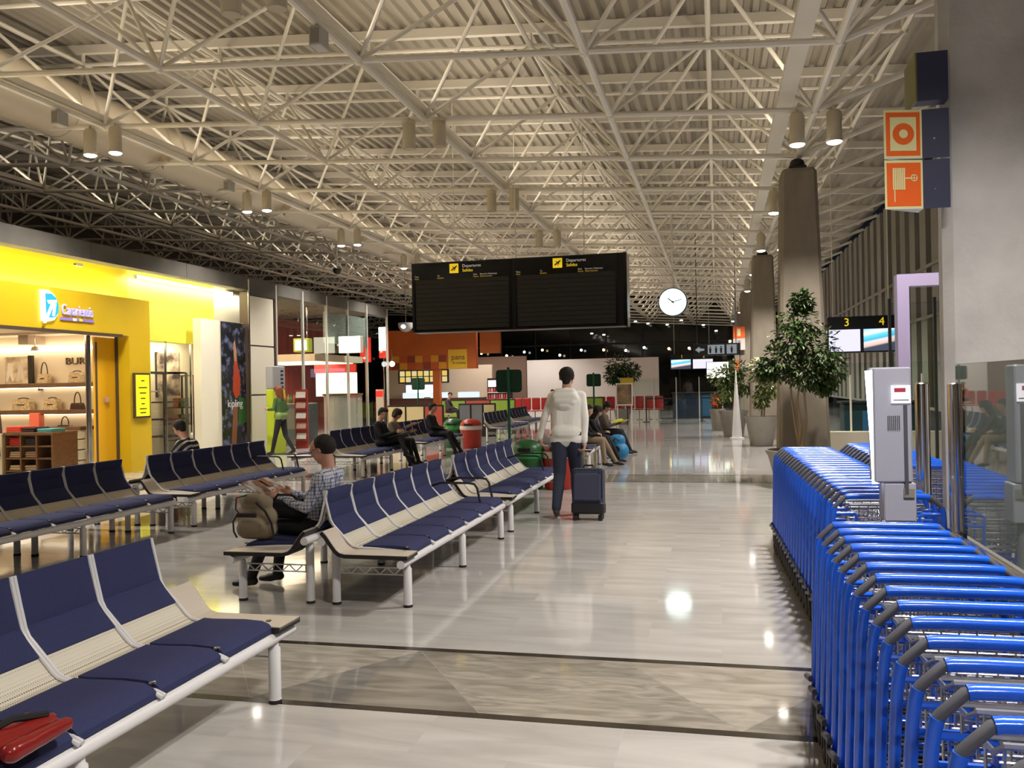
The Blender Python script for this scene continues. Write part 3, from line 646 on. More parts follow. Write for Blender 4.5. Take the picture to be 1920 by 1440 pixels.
garment(16.3, (.02, .018, .018), 'black jacket hanging nearest on the rack'); garment(16.5, (.03, .025, .025), 'second dark jacket on the rack'); garment(16.68, (.62, .60, .55), 'single white shirt hanging on the rack', .85); garment(16.86, (.02, .018, .02), 'dark coat behind the white shirt on the rack'); garment(17.1, (.05, .03, .03), 'brown-black coat at the far end of the rack')
t = thing('shop_picture', 'tall fashion photograph above the clothes rack', 'picture', (-12.7, 18.6, 1.5)); MB().box(-.55, .05, 0, .04, .0, 1.05).build('print', mat('fashion_print', (.05, .03, .03), .5, noise=(3, (.55, .42, .32), .10)), t); MB().box(-.62, -.55, -.01, .05, -.02, 1.08).build('frame', M_DARK, t)
t = thing('display_case', 'brass-framed glass display case by the white column', 'display case', (-12.75, 19.1, 0))
for x, y in ((-.4, -.35), (.4, -.35), (-.4, .35), (.4, .35)): MB().box(x-.02, x+.02, y-.02, y+.02, 0, 2.0).build('upright', M_BRZ, t)
for z in (.4, .8, 1.2, 1.98): MB().box(-.4, .4, -.35, .35, z, z+.025).build('shelf', M_BRZ, t)
for k, z in enumerate((.825, 1.225)):
    for q in range(3): MB().cbox(-.3+q*.22, -.14+q*.22, -.2, .1, z, z+.22, .015).build('goods', mat('goods_%d' % q, ((.5, .1, .05), (.15, .2, .1), (.55, .45, .3))[q], .5), t)
# poster with a girl in red among leaves
def poster_mat():
    m = bpy.data.materials.new('poster_print'); m.use_nodes = True; nt = m.node_tree; b = nt.nodes['Principled BSDF']; tc = nt.nodes.new('ShaderNodeTexCoord')
    n = nt.nodes.new('ShaderNodeTexNoise'); n.inputs['Scale'].default_value = 4.5; n.inputs['Detail'].default_value = 6; nt.links.new(tc.outputs['Object'], n.inputs[0])
    r = nt.nodes.new('ShaderNodeValToRGB'); e = r.color_ramp.elements; e[0].position = .40; e[0].color = (.006, .007, .010, 1); e[1].position = .66; e[1].color = (.13, .15, .28, 1); k = e.new(.52); k.color = (.02, .022, .03, 1)
    nt.links.new(n.outputs[0], r.inputs[0]); nt.links.new(r.outputs[0], b.inputs['Base Color']); b.inputs['Roughness'].default_value = .25; return m
ps = thing('poster', 'tall dark advertising poster of a figure in a red dress', 'poster', (FX-.14, 19.27, 0))
MB().box(0, .02, -.53, .54, .05, 3.28).build('print', poster_mat(), ps)
MB().prism([(-.02, 2.75), (.06, 2.85), (.12, 2.6), (.14, 2.3), (.05, 2.2), (.0, 2.4)], 'x', .021, .023).build('printed_face', mat('print_skin', (.42, .20, .10), .4), ps)
MB().prism([(.0, 2.3), (.14, 2.35), (.28, 1.9), (.25, 1.5), (.05, 1.4), (-.08, 1.6)], 'x', .021, .024).build('printed_dress', mat('print_red', (.36, .045, .015), .4), ps)
MB().prism([(-.2, .1), (.02, .1), (.12, .9), (.15, 1.3), (-.05, 1.3)], 'x', .021, .023).build('printed_legs', mat('print_brown', (.22, .08, .04), .4), ps)
MB().prism([(.15, .75), (.55, .8), (.5, 1.4), (.2, 1.45)], 'x', .021, .023).build('printed_leaf', mat('print_green', (.02, .09, .02), .5), ps)
text('printed_name', 'kipling', .27, mat('print_white', (.65, .65, .65), .5), ps, (.024, .02, 1.28), FACE_RIGHT, .001)
# white cladding column: three stacked tiles and a metal strip
t = bpy.data.objects.new('trim_2', None); COL.objects.link(t); struct(t)
for z0, z1 in ((0, 1.46), (1.50, 2.72), (2.76, 4.0)): MB().box(FX-.05, FX, 19.86, 21.05, z0, z1).build('cladding_panel', M_WPAN, t)
MB().box(FX-.3, FX-.02, 19.88, 21.03, 0, 4.1).build('joint_backing', M_BRZ, t)
MB().tube((FX+.0, 19.82, 0), (FX, 19.82, 4.4), .025, 8).build('metal_strip', M_CHROME, t)
MB().box(FX-.05, FX+.004, 19.84, 21.3, 4.02, 4.40).build('dark_top_panel', mat('dark_panel', (.05, .045, .04), .3), t)
MB().box(FX-.1, FX+.006, 21.12, 21.2, 0, 4.4).build('dark_edge', M_BRZ, t)
# totem beside the white column
t = thing('advert_totem', 'grey and lime green advertising totem beside the white column', 'totem', (-10.85, 20.0, 0))
MB().cbox(-.1, .1, -.32, .32, 0, 1.62, .02).build('lime_lower', mat('lime_paint', (.50, .60, .03), .45), t); MB().cbox(-.1, .1, -.32, .32, 1.62, 2.2, .02).build('grey_upper', mat('totem_grey', (.33, .32, .32), .45), t)
for k in range(5): MB().box(.1, .104, .08, .22, 2.05-k*.1, 2.1-k*.1).build('printed_mark', M_BACKB, t)
# ================================================================== glazed snack kiosk further along (Y 21..29)
gl = bpy.data.objects.new('window_1', None); COL.objects.link(gl); struct(gl)
ys = (21.2, 22.75, 24.3, 25.85, 27.4, 29.26)
for k in range(5): MB().box(FX-.02, FX, ys[k]+.03, ys[k+1]-.03, .02, 4.13).build('pane', M_GLASS, gl)
for y in ys: MB().box(FX-.05, FX+.02, y-.03, y+.03, 0, 4.4).build('post', mat('pale_steel_post', (.52, .50, .46), .35, .3), gl)
MB().box(FX-.12, FX-.03, 24.3, 27.4, 3.0, 3.95).build('grey_lintel', mat('lintel_grey', (.22, .215, .2), .5), gl)
k2 = bpy.data.objects.new('wall_kiosk', None); COL.objects.link(k2); struct(k2)
MB().box(-21, -15.4, 33.0, 33.2, 0, 4.2).build('dark_red_wall', mat('dark_red_paint', (.22, .035, .03), .6), k2)
MB().box(-15.6, -15.4, 22.2, 33.0, 0, 4.2).build('red_side_wall', mat('dark_red_paint', (.22, .035, .03), .6), k2)
MB().box(-15.4, -12.3, 25.2, 29.0, 2.5, 2.72).build('cream_canopy', M_CREAM, k2)
t = thing('shop_lights', 'strip of warm lights under the snack kiosk canopy', 'light', (-13.8, 27.0, 2.47)); MB().box(-1.3, 1.3, -1.6, 1.6, 0, .02).build('diffuser', glow('kiosk_glow', (1, .82, .6), 3), t); area('kiosk_fill', t, (0, 0, -.04), (0, 0, 0), 2.4, 3.0, 130, (1, .82, .6))
def lightbox(x, y, z, w, h, label, face, s, edge):
    t = thing('lit_sign', label, 'sign', (x, y, z)); MB().cbox(-w/2, w/2, 0, .25, -h/2, h/2, .02).build('case', edge, t); MB().box(-w/2*face, w/2*face, -.012, 0, -h/2*face, h/2*face).build('face', glow('box_glow%g' % s, (1, .98, .72), s), t)
    MB().tube((w*.3, .12, h/2), (w*.3, .12, 4.2-z), .02, 6).build('hanger', M_CHROME, t) if x < -11.5 else MB().box(-.46, -.3, .10, .14, -.03, .03).build('wall_arm', M_CHROME, t)
lightbox(-12.26, 24.2, 2.94, .52, .42, 'glowing white sign box in a lime frame behind the glass', .72, 4.5, mat('lime_box', (.45, .50, .05), .5))
lightbox(-11.03, 25.0, 2.96, .72, .52, 'larger glowing white sign box on the glass front', .97, 4.5, M_WPAN)
t = thing('lit_sign', 'upright white and red glowing sign at the glass corner', 'sign', (-11.75, 29.6, 3.3)); MB().box(-.16, .16, 0, .12, -.62, .5).build('case', mat('sign_red', (.6, .02, .015), .4, emit=(.8, .03, .02), es=.8), t); MB().tube((0, .06, -3.3), (0, .06, -.6), .03, 8).build('pole', M_CHROME, t); MB().box(-.155, .155, -.012, 0, -.35, .5).build('face', glow('box_glow5', (1, .95, .95), 5), t)
t = thing('lit_sign', 'red glowing panel behind the white sign box', 'sign', (-12.5, 29.7, 3.0)); MB().box(-.2, .2, 0, .1, -.45, .45).build('case', mat('sign_red2', (.6, .02, .015), .4, emit=(.8, .03, .02), es=.6), t); MB().tube((0, .05, -3.0), (0, .05, -.45), .03, 8).build('pole', M_CHROME, t); MB().box(-.18, .18, -.01, 0, -.43, .43).build('face', mat('sign_red', (.6, .02, .015), .4), t)
t = thing('menu_canopy', 'red menu band over the bright kiosk opening', 'canopy', (-12.6, 27.3, 2.2)); MB().box(-.75, .75, 0, .1, -.05, .22).build('red_band', mat('menu_red', (.62, .03, .02), .4, emit=(.7, .03, .02), es=.5), t); MB().box(-.75, .75, .1, .14, -.85, -.06).build('bright_panel', glow('menu_glow', (1, .84, .62), 2.6), t)
area('kiosk_added_fill', k2, (-13.4, 24.5, 4.1), (0, 0, 0), 2.5, 5, 260, (1, .72, .5))  # unseen fill light, added because the kiosk interior came out black
t = thing('kiosk_counter', 'pale curved metal counter of the snack kiosk', 'counter', (-12.0, 26.9, 0)); b = MB()
n = 14; pts = [(.55*math.cos(PI+q*PI/n)+.0, .0+1.3*math.sin(PI+q*PI/n)) for q in range(n+1)]
for q in range(n):
    MB().prism([pts[q], pts[q+1], (pts[q+1][0]*.9, pts[q+1][1]*.9), (pts[q][0]*.9, pts[q][1]*.9)], 'z', 0, 1.38).build('counter_panel', mat('brushed_counter', (.58, .52, .46), .35, .4), t)
MB().prism([(u*1.06, v*1.06) for u, v in pts], 'z', 1.38, 1.44).build('counter_top', M_SHELF, t)
t = thing('magazine_stand', 'red magazine stand with tilted papers behind the walking woman', 'stand', (-11.0, 21.6, 0))
MB().box(-.18, .18, .06, .12, 0, 1.6).build('back_board', mat('stand_red', (.28, .03, .022), .5), t)
for k in range(5):
    o = MB().box(-.14, .14, -.02, 0, 0, .2).build('paper', mat('paper_%d' % (k % 2), ((.6, .58, .55), (.5, .3, .25))[k % 2], .6), t); o.location = (0, .03, .25+k*.28); o.rotation_euler = (-.3, 0, 0)
    MB().box(-.17, .17, -.06, .06, .22+k*.28, .235+k*.28).build('ledge', mat('stand_red', (.28, .03, .022), .5), t)
t = thing('drinks_fridge', 'grey glass counter fridge with bottles and fruit on top', 'fridge', (-11.9, 23.2, 0)); MB().cbox(-.45, .45, -.4, .4, 0, 1.2, .02).build('cabinet', mat('fridge_grey', (.12, .13, .13), .25), t)
for k in range(9):
    MB().lathe([(.035, 0), (.035, .17), (.013, .22), (.013, .26)], 8, (-.36+k*.09, -.2, 1.2)).build('bottle', mat('bottle_%d' % (k % 3), ((.05, .2, .12), (.5, .12, .03), (.45, .3, .05))[k % 3], .2), t, True)
t = thing('white_poster_stand', 'slim upright pale poster stand with a red top by the glass', 'stand', (-10.95, 27.2, 0)); MB().box(-.13, .13, -.02, .02, .3, 1.55).build('board', mat('stand_pale', (.62, .52, .4), .5), t); MB().box(-.13, .13, -.025, -.02, 1.3, 1.5).build('red_print', mat('sign_red', (.6, .02, .015), .4), t); MB().lathe([(.16, 0), (.15, .03), (.02, .05), (.02, .35)], 12).build('foot', M_CHROME, t)
for k, (x, y, z) in enumerate(((-13.4, 23.3, 3.38), (-13.1, 23.6, 3.42))):
    t = thing('recessed_lamp', ('left','right')[k]+' small round lamp glowing on the dark red ceiling', 'lamp', (x, y, z)); MB().ell((0, 0, 0), (.09, .09, .04), 12, 5).build('bulb', glow('spot_bulb', (1, .88, .65), 14), t, True); MB().lathe([(.1, 0), (.1, .06), (.03, .07)], 12).build('ring', M_CHROME, t)
t = thing('globe_lamp', 'small round white lamp beside the red panel', 'lamp', (-11.3, 29.3, 2.45)); MB().ell((0, 0, 0), (.1, .1, .1), 12, 8).build('globe', glow('box_glow5', (1, .95, .95), 5), t, True); MB().tube((0, 0, .1), (0, 0, .5), .012, 6).build('stem', M_CHROME, t)
# dome camera on the fascia corner
t = thing('dome_lamp', 'clear dome lamp above the orange restaurant front', 'lamp', (-11.75, 32.0, 4.05)); MB().ell((0, 0, 0), (.30, .30, .30), 18, 8, -1, .2).build('dome', mat('grey_dome', (.35, .36, .36), .15), t, True); MB().ell((0, -.2, -.08), (.12, .12, .1), 12, 6).build('bulb', glow('dome_bulb', (.75, 1, 1), 6), t, True); MB().tube((0, 0, .05), (0, 0, 4.0), .02, 6).build('stem', M_CHROME, t)
# ================================================================== orange sandwich restaurant
rs = bpy.data.objects.new('wall_restaurant', None); COL.objects.link(rs); struct(rs)
M_OR = mat('burnt_orange', (.45, .10, .010), .5, noise=(1.5, (.36, .075, .008), .3)); 
MB().box(-14.2, -10.05, 36.05, 36.35, 2.36, 4.1).build('orange_fascia', M_OR, rs)
blk = [(0, 0, 'd'), (0, 1, 'y'), (1, 0, 'y'), (1, 1, 'r'), (2, 0, 'r'), (2, 1, 'd'), (3, 1, 'y'), (4, 0, 'd'), (4, 1, 'r'), (5, 0, 'r'), (5, 1, 'y'), (6, 0, 'y'), (6, 1, 'd')]
MD = {'d': mat('patch_maroon', (.20, .03, .012), .5), 'y': mat('patch_gold', (.52, .24, .012), .5), 'r': mat('patch_rust', (.40, .07, .01), .5)}
for i, j, c in blk: MB().box(-13.9+i*.36, -13.56+i*.36, 36.03, 36.05, 2.38+j*.3, 2.67+j*.3).build('fascia_tile', MD[c], rs)
MB().box(-11.3, -10.45, 36.0, 36.05, 2.36, 3.2).build('yellow_sign', mat('mustard_sign', (.60, .36, .02), .5), rs)
text('sign_word', 'pans', .34, mat('sign_dark', (.03, .02, .01), .5), rs, (-10.85, 35.99, 2.86), FACE_CAM, .004); text('sign_word', '& company', .13, mat('sign_dark', (.03, .02, .01), .5), rs, (-10.80, 35.99, 2.62), FACE_CAM, .004)
MB().box(-9.9, -9.0, 36.1, 36.3, 3.0, 3.9).build('dark_side', M_OR, rs)
MB().box(-15.5, -10.3, 39.6, 39.8, 0, 2.6).build('back_wall', M_CREAM, rs)
MB().box(-12.05, -11.75, 36.1, 36.4, 0, 2.36).build('front_post', M_OR, rs)
MB().box(-16.0, -8.9, 40.8, 41.0, 0, 3.0).build('brown_wall', mat('brown_wall', (.24, .15, .11), .7), rs)
t = thing('menu_board', 'row of glowing yellow menu pictures above the restaurant counter', 'menu board', (-13.2, 38.9, 2.1)); MB().box(-1.5, 1.0, 0, .06, -.32, .32).build('case', M_BOARD, t)
for k in range(8):
    for q in range(2): MB().box(-1.42+k*.3, -1.18+k*.3, -.01, 0, -.26+q*.28, -.02+q*.28).build('menu_picture', glow('menu_pic%d' % ((k+q) % 2), ((.9, .62, .14), (.85, .70, .35))[(k+q) % 2], .9), t)
t = thing('cold_display', 'white lit chilled food display behind the counter', 'display case', (-13.4, 38.3, .9)); MB().box(-.75, .75, 0, .5, -.9, .9).build('cabinet', mat('fridge_grey', (.12, .13, .13), .25), t); MB().box(-.7, .7, -.02, 0, .25, .8).build('lit_back', glow('cold_glow', (.75, .95, 1), 2.2), t); MB().box(-.7, .7, -.02, 0, -.25, -.05).build('lit_shelf', glow('cold_glow', (.75, .95, 1), 2.2), t)
for z in (.22, -.05): MB().box(-.75, .75, -.25, 0, z, z+.03).build('shelf', M_CHROME, t)
t = thing('restaurant_counter', 'long dark restaurant counter with glass cases', 'counter', (-12.2, 37.2, 0)); MB().cbox(-2.2, 2.2, -.3, .3, 0, 1.05, .02).build('counter', mat('counter_maroon', (.12, .05, .04), .4), t); MB().box(-2.2, 2.2, -.32, .32, 1.05, 1.1).build('counter_top', M_SHELF, t)
for k in range(3): MB().cbox(-1.6+k*1.3, -.7+k*1.3, -.2, .2, 1.1, 1.35, .02).build('glass_case', glow('case_glow', (.85, .97, 1), 1.0), t)
t = thing('drinks_display', 'small open drinks cooler glowing pink and white', 'cooler', (-9.95, 39.5, 0)); MB().box(-.55, .55, 0, .5, 0, 1.95).build('cabinet', M_DARK, t); MB().box(-.5, .5, -.02, 0, 1.55, 1.85).build('lit_head', glow('cool_glow', (1, .72, .70), 3.2), t)
for k in range(4):
    MB().box(-.5, .5, -.15, 0, .42+k*.28, .45+k*.28).build('shelf', M_CHROME, t)
    for q in range(8): MB().lathe([(.045, 0), (.045, .16), (.02, .2)], 8, (-.43+q*.12, -.08, .45+k*.28)).build('bottle', mat('pk_bottle_%d' % ((q+k) % 3), ((.55, .12, .10), (.5, .3, .2), (.35, .05, .06))[(q+k) % 3], .3, emit=((.6, .12, .1), (.6, .4, .3), (.4, .05, .06))[(q+k) % 3], es=.25), t, True)
def partition(x0, x1, y, label, colz):
    t = thing('low_partition', label, 'partition', ((x0+x1)/2, y, 0)); w = (x1-x0)/2
    MB().box(-w, w, 0, .08, 0, 1.05).build('panel_frame', M_DARK, t); n = len(colz)
    for k, c in enumerate(colz): MB().box(-w+2*w*k/n+.03, -w+2*w*(k+1)/n-.03, -.02, 0, .35, 1.0).build('panel', mat('part_'+c, {'cream': (.62, .50, .26), 'red': (.42, .07, .04), 'green': (.24, .36, .04), 'grey': (.2, .2, .22)}[c], .5), t)
partition(-9.9, -8.1, 25.2, 'cream and red low partition panel behind the dark-clothed readers', ('cream', 'cream', 'red'))
partition(-8.0, -6.8, 26.5, 'grey low partition with a cream end panel', ('grey', 'grey', 'cream'))
partition(-11.0, -7.9, 34.0, 'green low restaurant partition beside the red seats', ('green', 'red', 'green'))
partition(-6.4, -4.6, 36.0, 'lime green low partition beyond the standing man', ('green', 'green'))
RSB = MB().cbox(0, .37, 0, .07, .48, 1.02, .03).mesh('seat_back', mat('red_plastic', (.42, .025, .02), .4)); RSP = MB().cbox(0, .37, -.4, .0, .42, .47, .015).mesh('seat_pan', mat('red_plastic', (.42, .025, .02), .4)); RSL = MB().lathe([(.15, 0), (.14, .02), (.02, .03), (.02, .42)], 10, (.185, -.2, 0)).mesh('pedestal', M_CHROME)
for k in range(19):
    t = thing('restaurant_chair', '%s red restaurant chair from the left before the white wall' % ORD[k], 'chair', (-10.2+k*.42, 38.2, 0), 0, 'red chairs before the white wall'); put('seat_back', RSB, t); put('seat_pan', RSP, t); put('pedestal', RSL, t)
# ================================================================== gates on the right
def monitor_sign(name, x0, x1, y, z0, z1, nums, label, scr):
    t = thing(name, label, 'gate sign', ((x0+x1)/2, y, (z0+z1)/2)); w = (x1-x0)/2; h = (z1-z0)/2; n = len(nums)
    MB().cbox(-w, w, 0, .25, -h, h, .015).build('case', M_BOARD, t)
    for k, nn in enumerate(nums):
        xc = -w+2*w*(k+.5)/n; sw = w/n*.9
        MB().box(xc-sw, xc+sw, -.012, 0, -h*.92, h*.28).build('screen', scr[k], t)
        text('number', nn, h*.62, M_YEL, t, (xc+.05, -.01, h*.66), FACE_CAM, .003)
    for x in (-w*.8, w*.8): MB().tube((x, .12, h), (x, .12, roof_t((x0+x1)/2)+.4-(z0+z1)/2), .01, 6).build('hanger', M_STEEL, t)
def screen_mat():
    m = bpy.data.materials.new('beach_screen'); m.use_nodes = True; nt = m.node_tree; nt.nodes.clear(); N = nt.nodes.new
    tc = N('ShaderNodeTexCoord'); sp = N('ShaderNodeSeparateXYZ'); mul = N('ShaderNodeMath'); mul.operation = 'MULTIPLY_ADD'; mul.inputs[1].default_value = -.28
    r = N('ShaderNodeValToRGB'); e = r.color_ramp.elements; e[0].position = .10; e[0].color = (.05, .06, .09, 1); e[1].position = 1; e[1].color = (.15, .5, .95, 1)
    for p, c in ((.18, (.65, .45, .38, 1)), (.36, (.70, .62, .62, 1)), (.44, (.05, .42, .60, 1)), (.64, (.16, .62, .90, 1)), (.74, (.85, .95, 1, 1))): k = e.new(p); k.color = c
    em = N('ShaderNodeEmission'); em.inputs[1].default_value = 1.5; o = N('ShaderNodeOutputMaterial')
    nt.links.new(tc.outputs['Generated'], sp.inputs[0]); nt.links.new(sp.outputs['X'], mul.inputs[0]); nt.links.new(sp.outputs['Z'], mul.inputs[2]); nt.links.new(mul.outputs[0], r.inputs[0]); nt.links.new(r.outputs[0], em.inputs[0]); nt.links.new(em.outputs[0], o.inputs[0]); return m
M_SCR = screen_mat(); M_SCR2 = glow('lilac_screen', (.62, .60, .85), 1.5)
monitor_sign('gate_sign', 2.36, 3.78, 20.0, 2.16, 2.95, ('3', '4'), 'black gate sign with the yellow number 4 and a beach screen', (M_SCR2, M_SCR))
monitor_sign('gate_sign', -2.35, -.12, 46.0, 2.25, 3.05, ('1', '2'), 'far black gate sign with two small blue-white screens', (M_SCR, M_SCR2))
t = thing('toilet_sign', 'black overhead pictogram sign with an arrow at the far pillars', 'sign', (.12, 33.0, 2.78)); MB().box(-.95, .75, 0, .12, -.22, .22).build('board', M_BOARD, t); G_PIC = glow('pictogram_grey', (.5, .55, .58), .5)
MB().box(-.42, .18, -.01, 0, -.17, .17).build('pictogram_panel', G_PIC, t); MB().box(.26, .62, -.01, 0, -.17, .17).build('pictogram_panel', G_PIC, t)
for x in (-.33, -.12, .06, .44): MB().ell((x, -.012, .09), (.03, .004, .03), 8, 4).build('pictogram', M_BOARD, t); MB().prism([(x-.045, .05), (x+.045, .05), (x+.03, -.14), (x-.03, -.14)], 'y', -.014, -.01).build('pictogram', M_BOARD, t)
b = MB(); b.prism([(-.88, 0), (-.72, .12), (-.72, .06), (-.54, .03), (-.54, -.03), (-.72, -.06), (-.72, -.12)], 'y', -.01, 0); b.build('arrow', G_PIC, t)
for x in (-.8, .6): MB().tube((x, .06, .22), (x, .06, 4.5), .015, 6).build('hanger', M_DARK, t)
for k, (z, m_) in enumerate(((3.45, M_ORANGE), (3.0, mat('white_plate', (.55, .48, .46), .5)))):
    t = thing('wall_plate', ('orange exit plate on the far pillar', 'white notice plate under the orange one on the far pillar')[k], 'sign', (.86, 34.28, z)); MB().box(-.22, .22, -.02, .0, -.22, .22).build('plate', m_, t); MB().box(-.06, .06, -.025, -.02, -.14, .14).build('symbol', M_PALE if k == 0 else M_FIN, t)
t = thing('lit_poster', 'bright white lit panel behind the far plants', 'poster', (.05, 40.0, 2.1)); MB().box(-.5, .5, 0, .1, -.38, .38).build('case', M_BOARD, t); MB().tube((0, .05, -2.1), (0, .05, -.38), .04, 8).build('pole', M_DARK, t); MB().box(-.47, .47, -.015, 0, -.36, .36).build('face', glow('panel_glow', (1, .95, .85), 2.0), t)
t = thing('fire_point', 'small orange fire point box below the far signs', 'box', (1.1, 40.0, 2.3)); MB().cbox(-.3, .3, 0, .2, -.2, .2, .02).build('box', M_ORANGE, t); MB().box(-.05, .05, -.01, 0, -.1, .1).build('symbol', M_PALE, t); MB().tube((0, .1, -2.3), (0, .1, -.2), .04, 8).build('pole', M_DARK, t)
t = thing('glass_screen', 'row of frameless glass screens at the far gate', 'glass screen', (-1.2, 33.5, 0))
for k in range(5): MB().box(-2.0+k*.85, -1.2+k*.85, 0, .015, .05, 1.75).build('pane', M_GLASS, t); MB().box(-2.02+k*.85, -1.98+k*.85, -.02, .03, 0, 1.78).build('post', M_STEELG, t)
t = thing('gate_desk', 'dark blue gate desk behind the far glass screens', 'desk', (-1.0, 39.0, 0)); MB().cbox(-.9, .9, -.35, .35, 0, 1.1, .02).build('body', mat('desk_navy', (.015, .03, .06), .4), t); MB().box(-.95, .95, -.4, .4, 1.1, 1.14).build('top', M_DARK, t); MB().box(.3, .8, -.36, -.35, .1, 1.0).build('blue_panel', mat('desk_blue', (.02, .12, .25), .4), t)
t = thing('queue_barrier', 'black belt barrier across the far gate', 'barrier', (-1.2, 35.5, 0))
for k in range(4): MB().lathe([(.16, 0), (.15, .02), (.025, .04), (.025, 1.0), (.035, 1.02)], 10, (-1.6+k*1.1, 0, 0)).build('barrier_post', M_DARK, t)
MB().box(-1.6, 1.7, -.005, .005, .92, .98).build('belt', M_DARK, t)
t = thing('glass_screen', 'glass gate screens with slim posts behind the trolleys', 'glass screen', (3.0, 17.5, 0))
for k in range(5): MB().box(-.95+k*.42, -.56+k*.42, 0, .012, .5, 1.9).build('pane', M_GLASS, t); MB().box(-.97+k*.42, -.94+k*.42, -.02, .03, 0, 1.55+.12*(k % 3)).build('post', M_STEEL, t)
MB().box(-1.1, 1.4, -.15, .15, 0, .6).build('plinth', M_WPAN, t)
t = thing('gate_desk', 'dark teal gate desk behind the right-hand glass screens', 'desk', (3.2, 19.0, 0)); MB().cbox(-.7, .7, -.3, .3, 0, 1.1, .02).build('body', mat('desk_teal', (.01, .04, .05), .4), t); MB().box(-.75, .75, -.35, .35, 1.1, 1.14).build('top', M_DARK, t)
for k in range(2): MB().box(-.35+k*.45, -.22+k*.45, -.32, -.31, .1, .95).build('blue_panel', mat('desk_blue', (.02, .12, .25), .4), t)
# glowing dots added before the far glazing for outdoor lights and reflections in it
for k in range(14):
    x = -16+k*1.42+random.uniform(-.3, .3); z = 3.55+random.uniform(-.15, .35)+(k % 3 == 0)*.15
    t = thing('glazing_dot', '%s small glowing dot from the left for outdoor light in the glazing above the white wall' % ORD[k], 'lamp', (x, 59.6, z+.2), 0, 'dots of light in the far glazing'); c = ((1, .72, .35), (1, .85, .6), (.8, .95, 1))[k % 3]
    MB().ell((0, 0, 0), (.085, .085, .085), 8, 6).build('bulb', glow('apron_%d' % (k % 3), c, 9), t, True); MB().tube((0, 0, .08), (0, 0, .5), .015, 5).build('stem', M_DARK, t)
for k in range(12):
    x = -8.5+k*1.05+random.uniform(-.4, .4); z = 4.6+random.uniform(0, 1.0)
    t = thing('glazing_dot', '%s faint upper dot from the left for light in the glazing under the far roof edge' % ORD[k], 'lamp', (x, 59.4, z+.3), 0, 'upper dots of light in the far glazing')
    MB().ell((0, 0, 0), (.11, .06, .05), 8, 5).build('bulb', glow('apron_w', (1, .93, .8), 3.5), t, True); MB().tube((0, 0, .04), (0, 0, .4), .012, 5).build('stem', M_DARK, t)
# ================================================================== bench seating
M_BW = mat('white_powder_coat', (.74, .72, .72), .35)
M_NAVY = mat('navy_upholstery', (.021, .026, .088), .85, noise=(160, (.030, .035, .108), .2), bump=(220, .25))
M_TABLE = mat('beige_laminate', (.60, .52, .43), .4)
M_EDGE = mat('black_rubber_edge', (.02, .015, .014), .5)
def perf_mat():
    m = bpy.data.materials.new('perforated_white_metal'); m.use_nodes = True; nt = m.node_tree; b = nt.nodes['Principled BSDF']; N = nt.nodes.new
    tc = N('ShaderNodeTexCoord'); v = N('ShaderNodeTexVoronoi'); v.inputs['Scale'].default_value = 85; v.inputs['Randomness'].default_value = 0
    r = N('ShaderNodeValToRGB'); r.color_ramp.elements[0].position = .30; r.color_ramp.elements[1].position = .38; r.color_ramp.elements[0].color = (.20, .17, .11, 1); r.color_ramp.elements[1].color = (.70, .64, .52, 1)
    nt.links.new(tc.outputs['Object'], v.inputs[0]); nt.links.new(v.outputs['Distance'], r.inputs[0]); nt.links.new(r.outputs[0], b.inputs['Base Color']); b.inputs['Roughness'].default_value = .4; return m
M_PERF = perf_mat()
PITCH = .467
back_path = [(-.118, .835), (-.112, .80), (-.100, .75), (-.085, .69), (-.070, .635), (-.066, .622), (-.056, .605), (-.035, .575), (-.008, .545), (.016, .518), (.028, .505)]
seat_path = [(.575, .372), (.572, .395), (.555, .412), (.52, .425), (.42, .430), (.32, .427), (.24, .425), (.19, .427)]
frame_path = [(-.116, .836), (-.09, .72), (-.064, .615), (-.045, .58), (.085, .445), (.11, .425), (.16, .412), (.3, .408), (.56, .392), (.60, .375)]
M_SEATME = MB().pad([(x, z) for x, z in seat_path], .012, PITCH-.012, .034, 10).mesh('seat_cushion', M_NAVY, True)
up = [p for p in back_path[:6]]; lo = [p for p in back_path[5:]]
M_BACKME = MB().pad([(x, z) for x, z in up][::-1], .016, PITCH-.016, .028, 10).pad([(x, z) for x, z in lo][::-1], .016, PITCH-.016, .028, 10).mesh('backrest', M_NAVY, True)
b = MB(); pp = [(.02, .505), (.085, .437), (.12, .414), (.2, .402)]
for k in range(3):
    (xa, za), (xb, zb) = pp[k], pp[k+1]
    b.add([(xa, .01, za), (xa, PITCH-.01, za), (xb, PITCH-.01, zb), (xb, .01, zb), (xa-.006, .01, za-.008), (xa-.006, PITCH-.01, za-.008), (xb-.006, PITCH-.01, zb-.008), (xb-.006, .01, zb-.008)], [(0,1,2,3),(4,7,6,5),(0,4,5,1),(1,5,6,2),(2,6,7,3),(3,7,4,0)])
M_PERFME = b.mesh('perforated_panel', M_PERF)
b = MB(); pth = [(-.122, .832)]+[(x-.012, z-.012) for x, z in back_path[3:]]
for k in range(len(pth)-1):
    (xa, za), (xb, zb) = pth[k], pth[k+1]
    b.add([(xa, .012, za), (xa, PITCH-.012, za), (xb, PITCH-.012, zb), (xb, .012, zb), (xa-.005, .012, za), (xa-.005, PITCH-.012, za), (xb-.005, PITCH-.012, zb), (xb-.005, .012, zb)], [(0,1,2,3),(4,7,6,5),(0,4,5,1),(1,5,6,2),(2,6,7,3),(3,7,4,0)])
M_SHELLME = b.mesh('back_shell', M_PERF)
M_FRME = MB().path([(x, 0, z) for x, z in frame_path], .0095, 8).mesh('seat_frame', M_BW, True)
M_CLIPME = MB().lathe([(.016, 0), (.014, .006), (.004, .008)], 10, (.548, 0, .425)).mesh('clip', M_CHROME, True)
